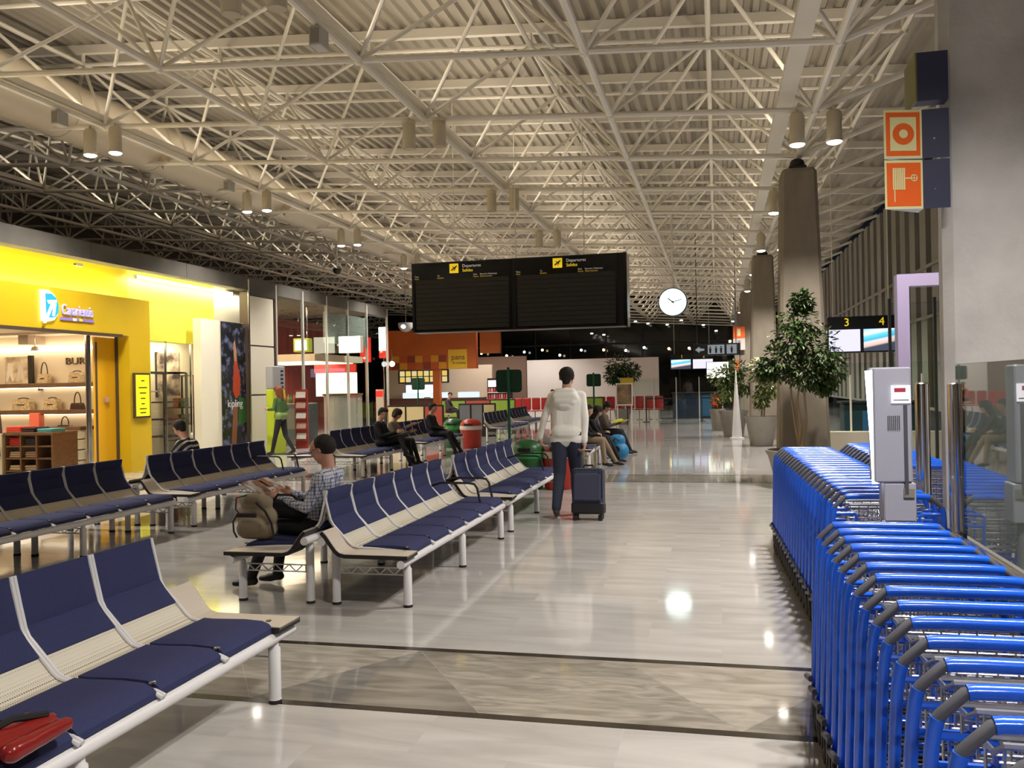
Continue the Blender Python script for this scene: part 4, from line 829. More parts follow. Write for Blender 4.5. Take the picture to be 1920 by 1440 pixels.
def leg_me(h, n): return MB().lathe([(.033, 0), (.033, .02), (.031, .021), (.031, h-.03), (.022, h-.02), (.022, h)], 16).mesh(n, M_BW, True)
LEGF = leg_me(.31, 'leg'); LEGR = leg_me(.47, 'leg'); FOOT = MB().lathe([(.034, 0), (.034, .018), (.033, .02)], 16).mesh('foot_cap', M_EDGE, True)
b = MB()
for z in (.232, .283): b.tube((.03, 0, z), (.535, 0, z), .006, 6)
nz = 8
for k in range(nz):
    x0 = .06+k*(.455/nz); x1 = x0+.455/nz; za, zb = (.232, .283) if k % 2 else (.283, .232)
    b.tube((x0, 0, za), (x1, 0, zb), .005, 6)
for x in (.035, .53): b.tube((x, 0, .232), (x, 0, .283), .006, 6)
TRUSS = b.mesh('lattice_brace', M_BW, True)
BENCHLEN = 3.03
FTUBE = MB().tube((.57, 0, .338), (.57, BENCHLEN, .338), .030, 16).mesh('front_rail', M_BW, True)
RTUBE = MB().tube((-.035, 0, .49), (-.035, BENCHLEN, .49), .030, 16).mesh('rear_rail', M_BW, True)
tp = [(-.03, .565), (.0, .535), (.05, .465), (.075, .432), (.10, .412), (.14, .402), (.62, .400)]
def tabme(y0, y1, off, t):
    b = MB(); k = len(tp); n = []
    for i in range(k):
        a = Vector(tp[max(i-1, 0)]); c = Vector(tp[min(i+1, k-1)]); d = (c-a).normalized(); n.append(Vector((-d.y, d.x)))
    vs = []
    for s_ in (off+t, off):
        for i in range(k):
            for y in (y0, y1): vs.append((tp[i][0]+n[i].x*s_, y, tp[i][1]+n[i].y*s_))
    fs = []
    for i in range(k-1):
        a = 2*i; fs += [(a, a+2, a+3, a+1), (2*k+a, 2*k+a+1, 2*k+a+3, 2*k+a+2), (a, 2*k+a, 2*k+a+2, a+2), (a+1, a+3, 2*k+a+3, 2*k+a+1)]
    fs += [(0, 1, 2*k+1, 2*k), (2*k-2, 4*k-2, 4*k-1, 2*k-1)]
    return b.add(vs, fs)
TAB = tabme(.004, .216, -.012, .014).mesh('table_panel', M_TABLE); TABE = tabme(-.002, .222, -.028, .0265).mesh('table_edge', M_EDGE)
ARM = MB().path([(-.05, 0, .60), (.05, 0, .63), (.34, 0, .63), (.40, 0, .62), (.43, 0, .58), (.46, 0, .43)], .012, 8).mesh('armrest', M_EDGE, True)
def bench(label, x, y0, left=False, table='near', arm=False, group='blue terminal benches'):
    """x = world X of the rear leg line, y0 = near end; left=True faces -X"""
    t = thing('terminal_bench', label, 'bench', (x, y0, 0), 0, group)
    s = -1 if left else 1
    def P(nm, me, y=0., par=t, xx=0.):
        o = put(nm, me, par, (xx, y, 0)); 
        if par is t: o.scale = (s, 1, 1)
        return o
    tn = (table == 'near'); off = .21 if tn else .03
    P('front_rail', FTUBE); P('rear_rail', RTUBE)
    lg_y = (.165, 1.565, 2.965) if tn else (BENCHLEN-.165, BENCHLEN-1.565, BENCHLEN-2.965)
    for y in lg_y:
        for me, xx in ((LEGF, .56), (LEGR, 0.)):
            l = P('leg', me, y, t, xx*s); put('foot_cap', FOOT, l)
        P('lattice_brace', TRUSS, y)
    tb = P('table_panel', TAB, 0. if tn else BENCHLEN-.22); put('table_edge', TABE, tb)
    for k in range(6):
        y = off+k*PITCH
        P('seat_cushion', M_SEATME, y); bk = P('backrest', M_BACKME, y); put('back_shell', M_SHELLME, bk); P('perforated_panel', M_PERFME, y)
    for k in range(12):
        P('seat_frame', M_FRME, off+(k//2)*PITCH+(.010 if k % 2 == 0 else PITCH-.010))
    for k in range(7): P('clip', M_CLIPME, off+k*PITCH)
    if arm: P('armrest', ARM, off+5*PITCH); P('armrest', ARM, off+6*PITCH)
    return t
bench('nearest dark blue bench at the lower left with its table at the far end', -2.79, 1.18, table='far')
bench('blue bench facing right in front of the man reading', -2.78, 5.82, arm=True)
bench('blue bench facing right beside the walking man in white', -2.78, 9.07, arm=True)
bench('blue bench facing left on which the man in the checked shirt sits', -2.99, 5.82, left=True)
bench('blue bench facing left behind the one beside the walking man', -2.99, 9.07, left=True)
bench('dark blue bench at the left edge in front of the yellow shop', -6.62, 5.74)
bench('dark blue bench in front of the man in the striped sweater', -6.62, 8.99, arm=True)
bench('bench facing the yellow shop at the left edge, back to the nearer one', -6.83, 5.74, left=True)
bench('bench on which the man in the striped sweater sits', -6.83, 8.99, left=True)
bench('dark blue bench where the reading man in black and the woman sit', -6.75, 14.35)
bench('bench facing the glass shop behind the reading man in black', -6.96, 14.35, left=True)
bench('dark blue bench holding the person in black near the far bins', -6.75, 17.75)
bench('bench in the right row holding the person in beige trousers', -2.86, 15.6)
bench('farther bench in the right row behind the woman with the yellow paper', -2.86, 18.9)
bench('bench facing left behind the person in beige trousers', -3.07, 15.6, left=True)
bench('far bench with a white frame seen left of the green sign pole', -6.35, 23.6)
bench('farther bench behind the far white-framed one, before the red seats', -6.6, 27.6)
bench('far bench facing left before the red seats', -6.81, 27.6, left=True)
# ================================================================== luggage trolleys
M_BLUE = mat('blue_powder_coat', (.012, .115, .72), .16, spec=.7)
M_SLEEVE = mat('grey_rubber_sleeve', (.085, .085, .10), .6)
M_WIRE = mat('zinc_wire', (.42, .42, .44), .3, .9)
M_RUB = mat('wheel_rubber', (.06, .055, .05), .7)
M_PLAT = mat('dark_platform', (.10, .10, .11), .5)
HW = .275
# local axes: x across, y away from the pusher (handle at y=0), z up
HANDLE = MB().path([(-HW+.062, 0, .953), (-HW+.075, 0, .955)]+[(HW*q/4, 0, .957) for q in range(-2, 3)]+[(HW-.075, 0, .955), (HW-.062, 0, .953)], .0170, 10).mesh('handle', M_BLUE, True)
def sleeve(s): return MB().path([(s*(HW-.070), 0, .955), (s*(HW-.058), -.001, .952), (s*(HW-.008), -.004, .905), (s*(HW-.001), -.004, .893)], .0130, 10)
SLE = [sleeve(s).mesh('corner_sleeve', M_SLEEVE, True) for s in (-1, 1)]
def side(s): return MB().path([(s*(HW-.004), -.004, .899), (s*(HW+.003), -.002, .875), (s*(HW+.008), .002, .83), (s*(HW+.012), .015, .72), (s*(HW+.016), .045, .50), (s*(HW+.018), .085, .30), (s*(HW+.016), .13, .20), (s*(HW+.008), .20, .17), (s*(HW-.06), .72, .19), (s*(HW-.10), .74, .24)], .0155, 10)
SID = [side(s).mesh('side_frame', M_BLUE, True) for s in (-1, 1)]
def bracket(s): return MB().path([(s*(HW-.0), .0, .86), (s*(HW-.10), -.004, .862), (s*(HW-.115), .0, .85), (s*(HW-.115), .012, .70), (s*(HW-.115), .02, .62)], .009, 8).tube((s*(HW+.006), .004, .80), (s*(HW-.115), .004, .80), .008, 8)
BRK = [bracket(s).mesh('bracket', M_BLUE, True) for s in (-1, 1)]
b = MB(); w = HW-.07
b.path([(-w, .035, .89), (-w+.015, .03, .905), (w-.015, .03, .905), (w, .035, .89), (w-.01, .165, .87), (-w+.01, .165, .87)], .007, 6, True)
b.path([(-w+.02, .05, .66), (w-.02, .05, .66), (w-.03, .16, .66), (-w+.03, .16, .66)], .006, 6, True)
for k in range(6): z = .69+k*.036; b.tube((-w+.01, .04, z), (w-.01, .04, z), .0032, 5); b.tube((-w+.02, .165, z), (w-.02, .165, z), .0032, 5)
for k in range(9): x = -w+.02+k*(2*w-.04)/8; b.tube((x, .038, .905), (x, .048, .66), .0035, 5); b.tube((x, .05, .66), (x, .16, .66), .003, 5); b.tube((x, .16, .66), (x, .165, .87), .0035, 5)
BASK = b.mesh('wire_basket', M_WIRE, True)
b = MB(); b.cbox(-.20, .20, .14, .70, .185, .20, .006)
for k in range(4): b.box(-.2, .2, .2+k*.13, .215+k*.13, .20, .207)
PLAT = b.mesh('platform', M_PLAT)
b = MB(); b.tube((-HW-.015, .12, .20), (HW+.015, .12, .20), .011, 8); b.tube((-HW+.07, .68, .20), (HW-.07, .68, .20), .011, 8); b.path([(-HW+.10, .72, .22), (-HW+.11, .70, .5), (HW-.11, .70, .5), (HW-.10, .72, .22)], .011, 8)
CROSS = b.mesh('cross_bars', M_BLUE, True)
WHEEL = MB().tube((-.022, 0, .062), (.022, 0, .062), .062, 16).mesh('wheel', M_RUB, True)
FORK = MB().box(-.028, -.023, -.012, .012, .06, .18).box(.023, .028, -.012, .012, .06, .18).box(-.028, .028, -.02, .02, .175, .19).mesh('wheel_fork', M_SLEEVE)
BUMP = MB().tube((-HW-.034, .10, .24), (-HW-.034, .30, .19), .014, 8).tube((HW+.034, .10, .24), (HW+.034, .30, .19), .014, 8).mesh('bumper', M_SLEEVE, True)
def trolley(x, y, rz, label, group):
    t = thing('luggage_trolley', label, 'trolley', (x, y, 0), rz, group)
    put('handle', HANDLE, t)
    for k in range(2): put('corner_sleeve', SLE[k], t); put('side_frame', SID[k], t); put('bracket', BRK[k], t)
    put('wire_basket', BASK, t); put('platform', PLAT, t); put('cross_bars', CROSS, t); put('bumper', BUMP, t)
    for wx, wy in ((-HW+.0, .14), (HW-.0, .14), (0, .66)): w = put('wheel', WHEEL, t, (wx, wy, 0)); put('wheel_fork', FORK, w)
for k in range(17): trolley(.70, 1.24+.1755*k, 0, '%s blue trolley from the camera in the near nested row' % ORD[k], 'near row of nested trolleys')
for k in range(21): trolley(.89-.0045*k, 5.06+.172*k, .026, '%s blue trolley from the camera in the row beyond the white post' % ORD[k], 'second row of nested trolleys')
for k in range(14): trolley(1.44, 6.75+.172*k, 0, '%s blue trolley from the camera in the right-hand back row' % ORD[k], 'third row of nested trolleys')
# ================================================================== trolley dispenser post
M_KW = mat('white_dispenser_shell', (.42, .42, .50), .35)
kk = thing('trolley_dispenser', 'white trolley dispenser post with a lit edge and small screen', 'dispenser', (.885, 4.87, 0))
MB().cbox(-.10, .085, -.07, .08, 1.06, 1.655, .008).build('upper_case', M_KW, kk); MB().cbox(-.055, .10, -.065, .08, .86, 1.058, .006).build('lower_case', M_KW, kk)
MB().path([(-.112, -.03, 1.64), (-.108, -.03, 1.54), (-.098, -.03, 1.30), (-.092, -.03, 1.05)], .017, 10, rs=[.021, .020, .016, .014]).build('light_strip', glow('dispenser_edge_light', (.86, .92, 1), 9), kk, True)
MB().box(-.012, .078, -.078, -.07, 1.47, 1.56).build('screen', glow('dispenser_screen', (.95, .88, .95), 2.2), kk); MB().box(.0, .055, -.081, -.078, 1.525, 1.548).build('screen_print', mat('screen_red', (.45, .05, .08), .5), kk); MB().box(-.004, .07, -.081, -.078, 1.482, 1.488).build('screen_print', M_SLEEVE, kk)
b = MB()
for k in range(7): b.box(-.032+k*.009, -.028+k*.009, -.074, -.07, 1.33, 1.405)
b.build('vent_grille', M_SLEEVE, kk)
MB().box(.045, .062, -.076, -.069, 1.0, 1.46).build('card_slot', M_SLEEVE, kk); MB().box(.040, .09, -.074, -.066, .985, 1.03).build('slot_notch', M_FIN, kk)
MB().tube((.02, 0, .02), (.02, 0, .87), .045, 14).build('column', mat('grey_column', (.33, .33, .36), .4), kk, True); MB().lathe([(.11, 0), (.11, .015), (.05, .03)], 16, (.02, 0, 0)).build('foot_plate', M_STEELG, kk)
# ================================================================== glass barrier with chrome posts
M_GLASS2 = glass_mat('barrier_glass', (.50, .55, .52), .20)
gb = thing('glass_barrier', 'thick clear glass barrier pane at the right edge with a steel rail', 'barrier', (1.215, 0, 0))
MB().cbox(-.006, .006, 1.2, 4.93, .80, 1.665, .002).build('pane', M_GLASS2, gb); MB().cbox(-.006, .006, 1.2, 4.93, .12, .74, .002).build('lower_pane', M_GLASS2, gb)
MB().cbox(-.03, .03, 1.2, 5.75, .745, .79, .008).build('rail', M_CHROME, gb); MB().cbox(-.03, .03, 1.2, 5.75, .0, .11, .008).build('base_rail', M_STEELG, gb)
for y, lb in ((4.95, 'thick polished post at the near end of the glass barrier'), (5.72, 'slimmer polished post farther along the glass barrier')):
    t = thing('barrier_post', lb, 'post', (1.215, y, 0)); MB().tube((0, 0, .02), (0, 0, 1.56), .042, 20).build('post', M_CHROME, t, True); MB().ell((0, 0, 1.56), (.042, .042, .012), 20, 4).build('cap', M_CHROME, t, True); MB().lathe([(.07, 0), (.07, .015), (.044, .02)], 20).build('flange', M_CHROME, t)
# purple door frame behind
t = thing('door_frame', 'lilac painted door frame standing behind the glass barrier', 'door frame', (1.36, 9.3, 0)); M_LILA = mat('lilac_paint', (.34, .28, .42), .5)
MB().box(.39, .50, -.08, .08, 0, 2.5).build('upright', M_LILA, t); MB().box(.39, 1.9, -.08, .08, 2.5, 2.62).build('head', M_LILA, t); MB().box(1.8, 1.9, -.08, .08, 0, 2.5).build('upright', M_LILA, t)
t = thing('brass_post', 'tall gold reflecting post beside the lilac door frame', 'post', (2.62, 10.6, 0)); MB().tube((0, 0, 0), (0, 0, 2.35), .03, 12).build('post', mat('brass', (.75, .52, .12), .2, 1.), t, True); MB().lathe([(.07, 0), (.07, .02), (.03, .03)], 12).build('flange', M_CHROME, t)
t = thing('glass_door', 'dark framed glass doors behind the lilac frame', 'door', (2.6, 11.2, 0))
for k in range(3): MB().box(-.55+k*.5, -.08+k*.5, 0, .012, .05, 2.5).build('pane', M_GLASS, t); MB().box(-.58+k*.5, -.55+k*.5, -.02, .03, 0, 2.55).build('stile', M_DARK, t)
# ================================================================== plants
M_POT = mat('grey_cast_pot', (.24, .22, .19), .6, noise=(6, (.30, .275, .24), .3)); M_SOIL = mat('potting_soil', (.03, .02, .012), .9); M_BARK = mat('pale_bark', (.30, .21, .12), .8)
LEAF = [mat('dark_leaf', (.030, .060, .014), .4), mat('mid_leaf', (.060, .11, .022), .4), mat('cream_leaf', (.45, .46, .20), .45), mat('olive_leaf', (.10, .12, .03), .45)]
def leaf(b, p, d, L, wd):
    d = d.normalized(); s = d.cross(Vector((random.uniform(-.6, .6), random.uniform(-.6, .6), 1))).normalized(); u = s.cross(d)
    q = [p, p+d*L*.35+s*wd*.5-u*L*.03, p+d*L*.75+s*wd*.38+u*L*.02, p+d*L-u*L*.1, p+d*L*.75-s*wd*.38+u*L*.02, p+d*L*.35-s*wd*.5-u*L*.03]
    b.add(q, [(0, 1, 2, 3), (0, 3, 4, 5)])
def foliage(name, blobs, n, L, wd, mats, wts, parent, droop=.4):
    bs = [MB() for _ in mats]
    for _ in range(n):
        c, r = random.choice(blobs); v = Vector((random.gauss(0, 1), random.gauss(0, 1), random.gauss(0, 1))).normalized(); rr = random.random()**.4
        p = Vector(c)+Vector((v.x*r[0], v.y*r[1], v.z*r[2]))*rr; d = (v+Vector((random.uniform(-.7, .7), random.uniform(-.7, .7), random.uniform(-.7, .3)-droop)))
        k = random.choices(range(len(mats)), wts)[0]; leaf(bs[k], p, d, L*random.uniform(.7, 1.25), wd*random.uniform(.8, 1.2))
    for k, b in enumerate(bs):
        if b.v: o = b.build(name, mats[k], parent); o['kind'] = 'stuff'
def pot(t, r, h, rim=.03): 
    MB().lathe([(r*.62, 0), (r*.66, .01), (r*.93, h*.85), (r, h*.94), (r, h), (r-.03, h), (r-.05, h*.9)], 24).build('pot', M_POT, t, True); MB().lathe([(r-.05, 0), (r-.05, .01)], 20, (0, 0, h*.9)).build('soil', M_SOIL, t)
def stems(t, L, r0):
    for q in L: MB().path(q, r0, 8, rs=[r0*(1-.5*i/(len(q)-1)) for i in range(len(q))]).build('stem', M_BARK, t, True)
t = thing('potted_ficus', 'tall leafy ficus with slender stems in a wide low planter by the pillar', 'plant', (1.16, 13.55, 0)); pot(t, .47, .56)
stems(t, [[(.02, 0, .5), (.04, 0, .9), (-.0, 0, 1.3), (.08, .02, 1.75), (.1, 0, 2.3)], [(.03, .03, .5), (-.03, .03, .9), (-.08, .02, 1.35), (-.1, 0, 1.8)], [(.04, -.03, .5), (.12, -.02, 1.0), (.10, 0, 1.5), (.25, 0, 2.0)]], .022)
foliage('foliage', [((.05, 0, 2.45), (.30, .3, .32)), ((-.05, 0, 2.15), (.34, .34, .34)), ((.30, .0, 2.05), (.34, .34, .36)), ((-.22, 0, 1.85), (.30, .3, .25)), ((.12, 0, 1.72), (.34, .32, .26)), ((.45, 0, 1.8), (.25, .25, .30)), ((.1, 0, 2.75), (.14, .14, .16)), ((.38, .05, 1.55), (.17, .17, .16)), ((-.42, 0, 1.75), (.14, .14, .14))], 3400, .088, .042, LEAF[:2]+[LEAF[3]], (60, 22, 18), t)
t = thing('potted_plant', 'potted plant with pale cream-tipped leaves in a grey pot', 'plant', (1.05, 22.25, 0)); pot(t, .40, .72); stems(t, [[(0, 0, .6), (.03, 0, 1.0), (-.02, 0, 1.5)], [(.06, .03, .6), (.1, 0, 1.1)]], .02)
foliage('foliage', [((0, 0, 1.85), (.28, .28, .3)), ((.18, 0, 1.45), (.26, .26, .28)), ((.02, 0, 1.15), (.16, .16, .2))], 700, .13, .055, [LEAF[1], LEAF[2], LEAF[3]], (40, 40, 20), t)
t = thing('potted_plant', 'bushy green plant in the grey pot behind the white spire', 'plant', (.45, 26.1, 0)); pot(t, .42, .74); stems(t, [[(0, 0, .6), (0, 0, 1.3), (-.1, 0, 1.7)]], .02)
foliage('foliage', [((-.25, 0, 1.75), (.42, .4, .3)), ((.1, 0, 1.9), (.35, .35, .3)), ((.25, 0, 1.5), (.35, .3, .3)), ((-.1, 0, 1.3), (.3, .3, .25))], 900, .16, .06, [LEAF[1], LEAF[3], LEAF[2]], (55, 30, 15), t)
t = thing('potted_tree', 'far dark leafy tree before the white wall with a yellow pot cover', 'plant', (-3.6, 34.0, 0)); pot(t, .36, .6); stems(t, [[(0, 0, .5), (.05, 0, 1.3), (0, 0, 2.0)], [(.05, 0, .5), (.15, 0, 1.2), (.3, 0, 1.9)]], .03)
foliage('foliage', [((-.1, 0, 2.3), (.5, .45, .4)), ((.3, 0, 2.05), (.42, .4, .35)), ((-.3, 0, 1.9), (.35, .3, .3))], 900, .17, .07, [LEAF[0], LEAF[1]], (75, 25), t)
t = thing('flower_pot', 'small plant with orange blooms beside the far grey pot', 'plant', (.0, 29.0, 0)); pot(t, .25, .7); foliage('foliage', [((0, 0, 1.0), (.22, .22, .25))], 250, .11, .05, [LEAF[1], M_ORANGE], (70, 30), t); stems(t, [[(0, 0, .6), (0, 0, .95)]], .015)
t = thing('white_spire', 'slim white pointed spire standing before the far plant pot', 'spire', (.52, 24.9, 0)); MB().lathe([(.145, 0), (.14, .02), (.08, .85), (.012, 1.88), (.004, 1.9)], 4).build('spire', M_BW, t); MB().lathe([(.2, 0), (.2, .03), (.15, .04)], 16).build('base', M_BW, t)
t = thing('poster_stand', 'white framed tilted poster stand before the far gate', 'stand', (-3.0, 29.0, 0)); MB().box(-.28, .28, -.02, .02, .85, 1.6).build('frame', M_BW, t); MB().box(-.24, .24, -.03, -.02, .9, 1.56).build('print', mat('print_mountain', (.10, .07, .05), .5, noise=(3, (.35, .22, .12), .15)), t)
for x in (-.25, .22): MB().box(x, x+.03, -.02, .02, 0, .85).build('leg', M_BW, t)
t = thing('yellow_sign', 'yellow sign board hanging below the far tree', 'sign', (-3.35, 33.4, 1.62)); MB().box(-.25, .25, 0, .03, -.18, .18).build('board', mat('yellow_board', (.55, .36, .02), .5), t); MB().tube((0, .02, -1.62), (0, .02, -.18), .02, 8).build('pole', M_DARK, t)
# ================================================================== recycling bins and their signs
M_GRN = mat('recycling_green', (.015, .10, .025), .35); M_RED = mat('recycling_red', (.42, .03, .018), .35); M_DKG = mat('dark_sign_green', (.008, .045, .024), .4)
def recycling_bin(x, y, m_, label, band, s=1.):
    t = thing('recycling_bin', label, 'bin', (x, y, 0)); b = MB().lathe([(.20*s, .0), (.215*s, .02), (.235*s, .46), (.24*s, .48)], 24); b.build('body', M_DKG if band is None else m_, t, True)
    MB().lathe([(.242*s, .48), (.242*s, .57), (.236*s, .58)], 24).build('band', band or m_, t, True)
    MB().lathe([(.235*s, .58), (.225*s, .65), (.17*s, .72), (.08*s, .755), (.01, .76)], 24).build('lid', m_, t, True)
    MB().box(-.09*s, .09*s, -.245*s, -.18*s, .59, .64).build('opening', M_DARK, t)
recycling_bin(-2.86, 13.1, M_GRN, 'green domed recycling bin beyond the near benches', mat('bin_green_band', (.03, .28, .07), .4), 1.05)
recycling_bin(-2.38, 13.15, M_RED, 'red domed recycling bin with a white band beside the walking man', mat('bin_white_band', (.6, .55, .5), .5), 1.05)
recycling_bin(-6.75, 21.9, M_GRN, 'far green domed bin beyond the person in black', mat('bin_green_band', (.03, .28, .07), .4), 1.2)
recycling_bin(-6.2, 21.6, M_RED, 'far red domed bin with a white band beside the far benches', mat('bin_white_band', (.6, .55, .5), .5), 1.2)
def pole_sign(x, y, w, zc, label):
    t = thing('pole_sign', label, 'sign', (x, y, 0)); MB().tube((0, 0, .02), (0, 0, zc+w*.52), .022, 12).build('pole', mat('green_pole', (.012, .09, .045), .3), t, True); MB().lathe([(.17, 0), (.16, .02), (.03, .04)], 18).build('base', M_DARK, t)
    c = w*.12; h = w*.86; pts = []
    for cx, cz, a0 in ((w/2-c, h/2-c, 0), (-w/2+c, h/2-c, PI/2), (-w/2+c, -h/2+c, PI), (w/2-c, -h/2+c, 1.5*PI)):
        for q in range(5): a = a0+q*PI/8; pts.append((cx+c*math.cos(a), zc+cz+c*math.sin(a)))
    MB().prism(pts, 'y', .024, .04).build('panel', M_DKG, t)
pole_sign(-3.06, 12.75, .40, 1.665, 'near dark green rounded square sign on a pole left of the walking man')
pole_sign(-3.05, 22.0, .37, 1.69, 'dark green square pole sign just right of the walking man')
pole_sign(-9.0, 25.5, .43, 1.70, 'far dark green square pole sign before the restaurant')
# ================================================================== people: union of tapered limbs -> one continuous skin
def capsule(b, p0, p1, r0, r1, n=12, flat=1.):
    p0, p1 = Vector(p0), Vector(p1); d = p1-p0; L = d.length; d = d.normalized() if L > 1e-6 else Vector((0, 0, 1)); a = d.orthogonal().normalized(); c = d.cross(a); rings = []
    for k in range(5): t = -PI/2+k*PI/8; rings.append((p0+d*(r0*math.sin(t)), max(r0*math.cos(t), .0004)))
    for k in range(5): t = k*PI/8; rings.append((p1+d*(r1*math.sin(t)), max(r1*math.cos(t), .0004)))
    vs = [p+(a*math.cos(2*PI*j/n)+c*math.sin(2*PI*j/n))*r for p, r in rings for j in range(n)]
    fs = [(i*n+j, i*n+(j+1) % n, (i+1)*n+(j+1) % n, (i+1)*n+j) for i in range(len(rings)-1) for j in range(n)]+[tuple(range(n-1, -1, -1)), tuple(range((len(rings)-1)*n, len(rings)*n))]
    b.add(vs, fs)
class Body:
    def __init__(s): s.pr = []            # (p0,p1,r0,r1,tag)
    def c(s, p0, p1, r0, r1, tag): s.pr.append((Vector(p0), Vector(p1), r0, r1, tag)); return s
    def finish(s, parent, mats, voxel, smooth=4):
        b = MB()
        for p0, p1, r0, r1, tg in s.pr: capsule(b, p0, p1, r0, r1)
        me = b.mesh('body', list(mats.values())[0])
        o = bpy.data.objects.new('tmp_body', me)
        md = o.modifiers.new('r', 'REMESH'); md.mode = 'VOXEL'; md.voxel_size = voxel; md.use_smooth_shade = True
        ms = o.modifiers.new('s', 'SMOOTH'); ms.factor = .5; ms.iterations = smooth
        nm = evaluated_mesh(o); nm.name = 'body'
        nm.materials.clear(); keys = list(mats.keys())
        for k in keys: nm.materials.append(mats[k])
        n = len(nm.polygons); cen = np.empty(n*3); nm.polygons.foreach_get('center', cen); cen = cen.reshape(-1, 3); best = np.full(n, 1e9); idx = np.zeros(n, int)
        for p0, p1, r0, r1, tg in s.pr:
            a = np.array(p0); d = np.array(p1)-a; L2 = max(d@d, 1e-9); t = np.clip(((cen-a)@d)/L2, 0, 1); q = np.linalg.norm(cen-a-t[:, None]*d, axis=1)-(r0+(r1-r0)*t)
            mk = q < best; best[mk] = q[mk]; idx[mk] = keys.index(tg)
        nm.polygons.foreach_set('material_index', idx.tolist()); nm.polygons.foreach_set('use_smooth', [True]*n); nm.update()
        return put('body', nm, parent)
def lerp(a, b, t): return Vector(a)*(1-t)+Vector(b)*t
def hand(B, wrist, d, side, n, curl=.5, k=1.):
    """wrist point, d forearm direction, side = direction of the thumb, n = palm normal (fingers curl towards n)"""
    d = Vector(d).normalized(); n = Vector(n); n = (n-d*n.dot(d)).normalized(); sd = d.cross(n).normalized(); sd = sd if sd.dot(Vector(side)) > 0 else -sd
    w = Vector(wrist)
    B.c(w, w+d*.045*k, .024*k, .026*k, 'skin'); 
    for o in (-.026, -.009, .009, .026): B.c(w+d*.03*k+sd*o*.7*k, w+d*.085*k+sd*o*k, .015*k, .0125*k, 'skin')
    for o, L in ((.027, .068), (.009, .078), (-.009, .072), (-.026, .056)):
        a = w+d*.088*k+sd*o*k; L *= k
        e1 = a+(d*math.cos(curl)+n*math.sin(curl))*L*.5; e2 = e1+(d*math.cos(curl*2.1)+n*math.sin(curl*2.1))*L*.35; e3 = e2+(d*math.cos(curl*2.9)+n*math.sin(curl*2.9))*L*.25
        B.c(a, e1, .0105*k, .0095*k, 'skin'); B.c(e1, e2, .0095*k, .009*k, 'skin'); B.c(e2, e3, .009*k, .008*k, 'skin')
    a = w+d*.03*k+sd*.026*k; e = a+(d*.6+sd*.65+n*.3).normalized()*.04*k; B.c(a, e, .014*k, .0115*k, 'skin'); B.c(e, e+(d*.9+sd*.1+n*.45).normalized()*.036*k, .011*k, .009*k, 'skin')
def head(B, c, fwd, up, k=1., neck_to=None, tagn='skin'):
    """c = centre of the skull"""
    f = Vector(fwd).normalized(); u = Vector(up).normalized(); s = u.cross(f).normalized(); u = f.cross(s); c = Vector(c)
    P = lambda x, y, z: c+(f*x+s*y+u*z)*k
    B.c(P(-.022, 0, .022), P(.015, 0, .028), .088*k, .082*k, 'skin'); B.c(P(.02, 0, -.01), P(.03, 0, -.045), .072*k, .062*k, 'skin'); B.c(P(.045, -.012, -.088), P(.045, .012, -.088), .032*k, .032*k, 'skin')
    B.c(P(.09, 0, .012), P(.107, 0, -.022), .011*k, .015*k, 'skin'); B.c(P(.083, -.03, .026), P(.083, .03, .026), .013*k, .013*k, 'skin')
    B.c(P(.082, -.016, -.058), P(.082, .016, -.058), .012*k, .012*k, 'lip' if False else 'skin')
    for q in (-1, 1): B.c(P(-.012, q*.083, .012), P(-.016, q*.088, -.026), .013*k, .010*k, 'skin'); B.c(P(.055, q*.04, -.03), P(.05, q*.045, -.05), .026*k, .024*k, 'skin')
    if neck_to is not None: B.c(P(-.025, 0, -.06), neck_to, .054*k, .062*k, 'skin')
    return P, f, s, u
def hair(parent, P, k, m_, style='short', bald=0):
    """shell of hair around the skull: a remeshed union of lobes"""
    B = Body(); 
    if style == 'short':
        if bald: B.c(P(-.036, 0, .030), P(-.05, 0, .018), .096*k, .090*k, 'hair'); B.c(P(-.03, 0, .045), P(-.004, 0, .054), .084*k, .062*k, 'hair')
        else: B.c(P(-.032, 0, .034), P(.002, 0, .050), .094*k, .080*k, 'hair'); B.c(P(-.06, 0, -.02), P(-.055, 0, -.05), .064*k, .05*k, 'hair')
        for q in (-1, 1): B.c(P(-.02, q*.062, .02), P(-.03, q*.062, -.02), .032*k, .022*k, 'hair')
        if not bald: B.c(P(.045, -.035, .075), P(.045, .035, .075), .034*k, .034*k, 'hair')
    elif style == 'long':
        B.c(P(-.03, 0, .035), P(.01, 0, .05), .098*k, .088*k, 'hair'); B.c(P(-.06, 0, 0), P(-.085, 0, -.22), .08*k, .055*k, 'hair')
        for q in (-1, 1): B.c(P(-.01, q*.07, .02), P(-.035, q*.075, -.17), .042*k, .035*k, 'hair')
    elif style == 'bun':
        B.c(P(-.03, 0, .035), P(.01, 0, .05), .1*k, .09*k, 'hair'); B.c(P(-.06, 0, -.01), P(-.06, 0, -.06), .075*k, .06*k, 'hair')
        for q in (-1, 1): B.c(P(-.01, q*.07, .02), P(-.02, q*.07, -.06), .045*k, .04*k, 'hair')
    o = B.finish(parent, {'hair': m_}, .008*k, 2); o.name = 'hair'; return o
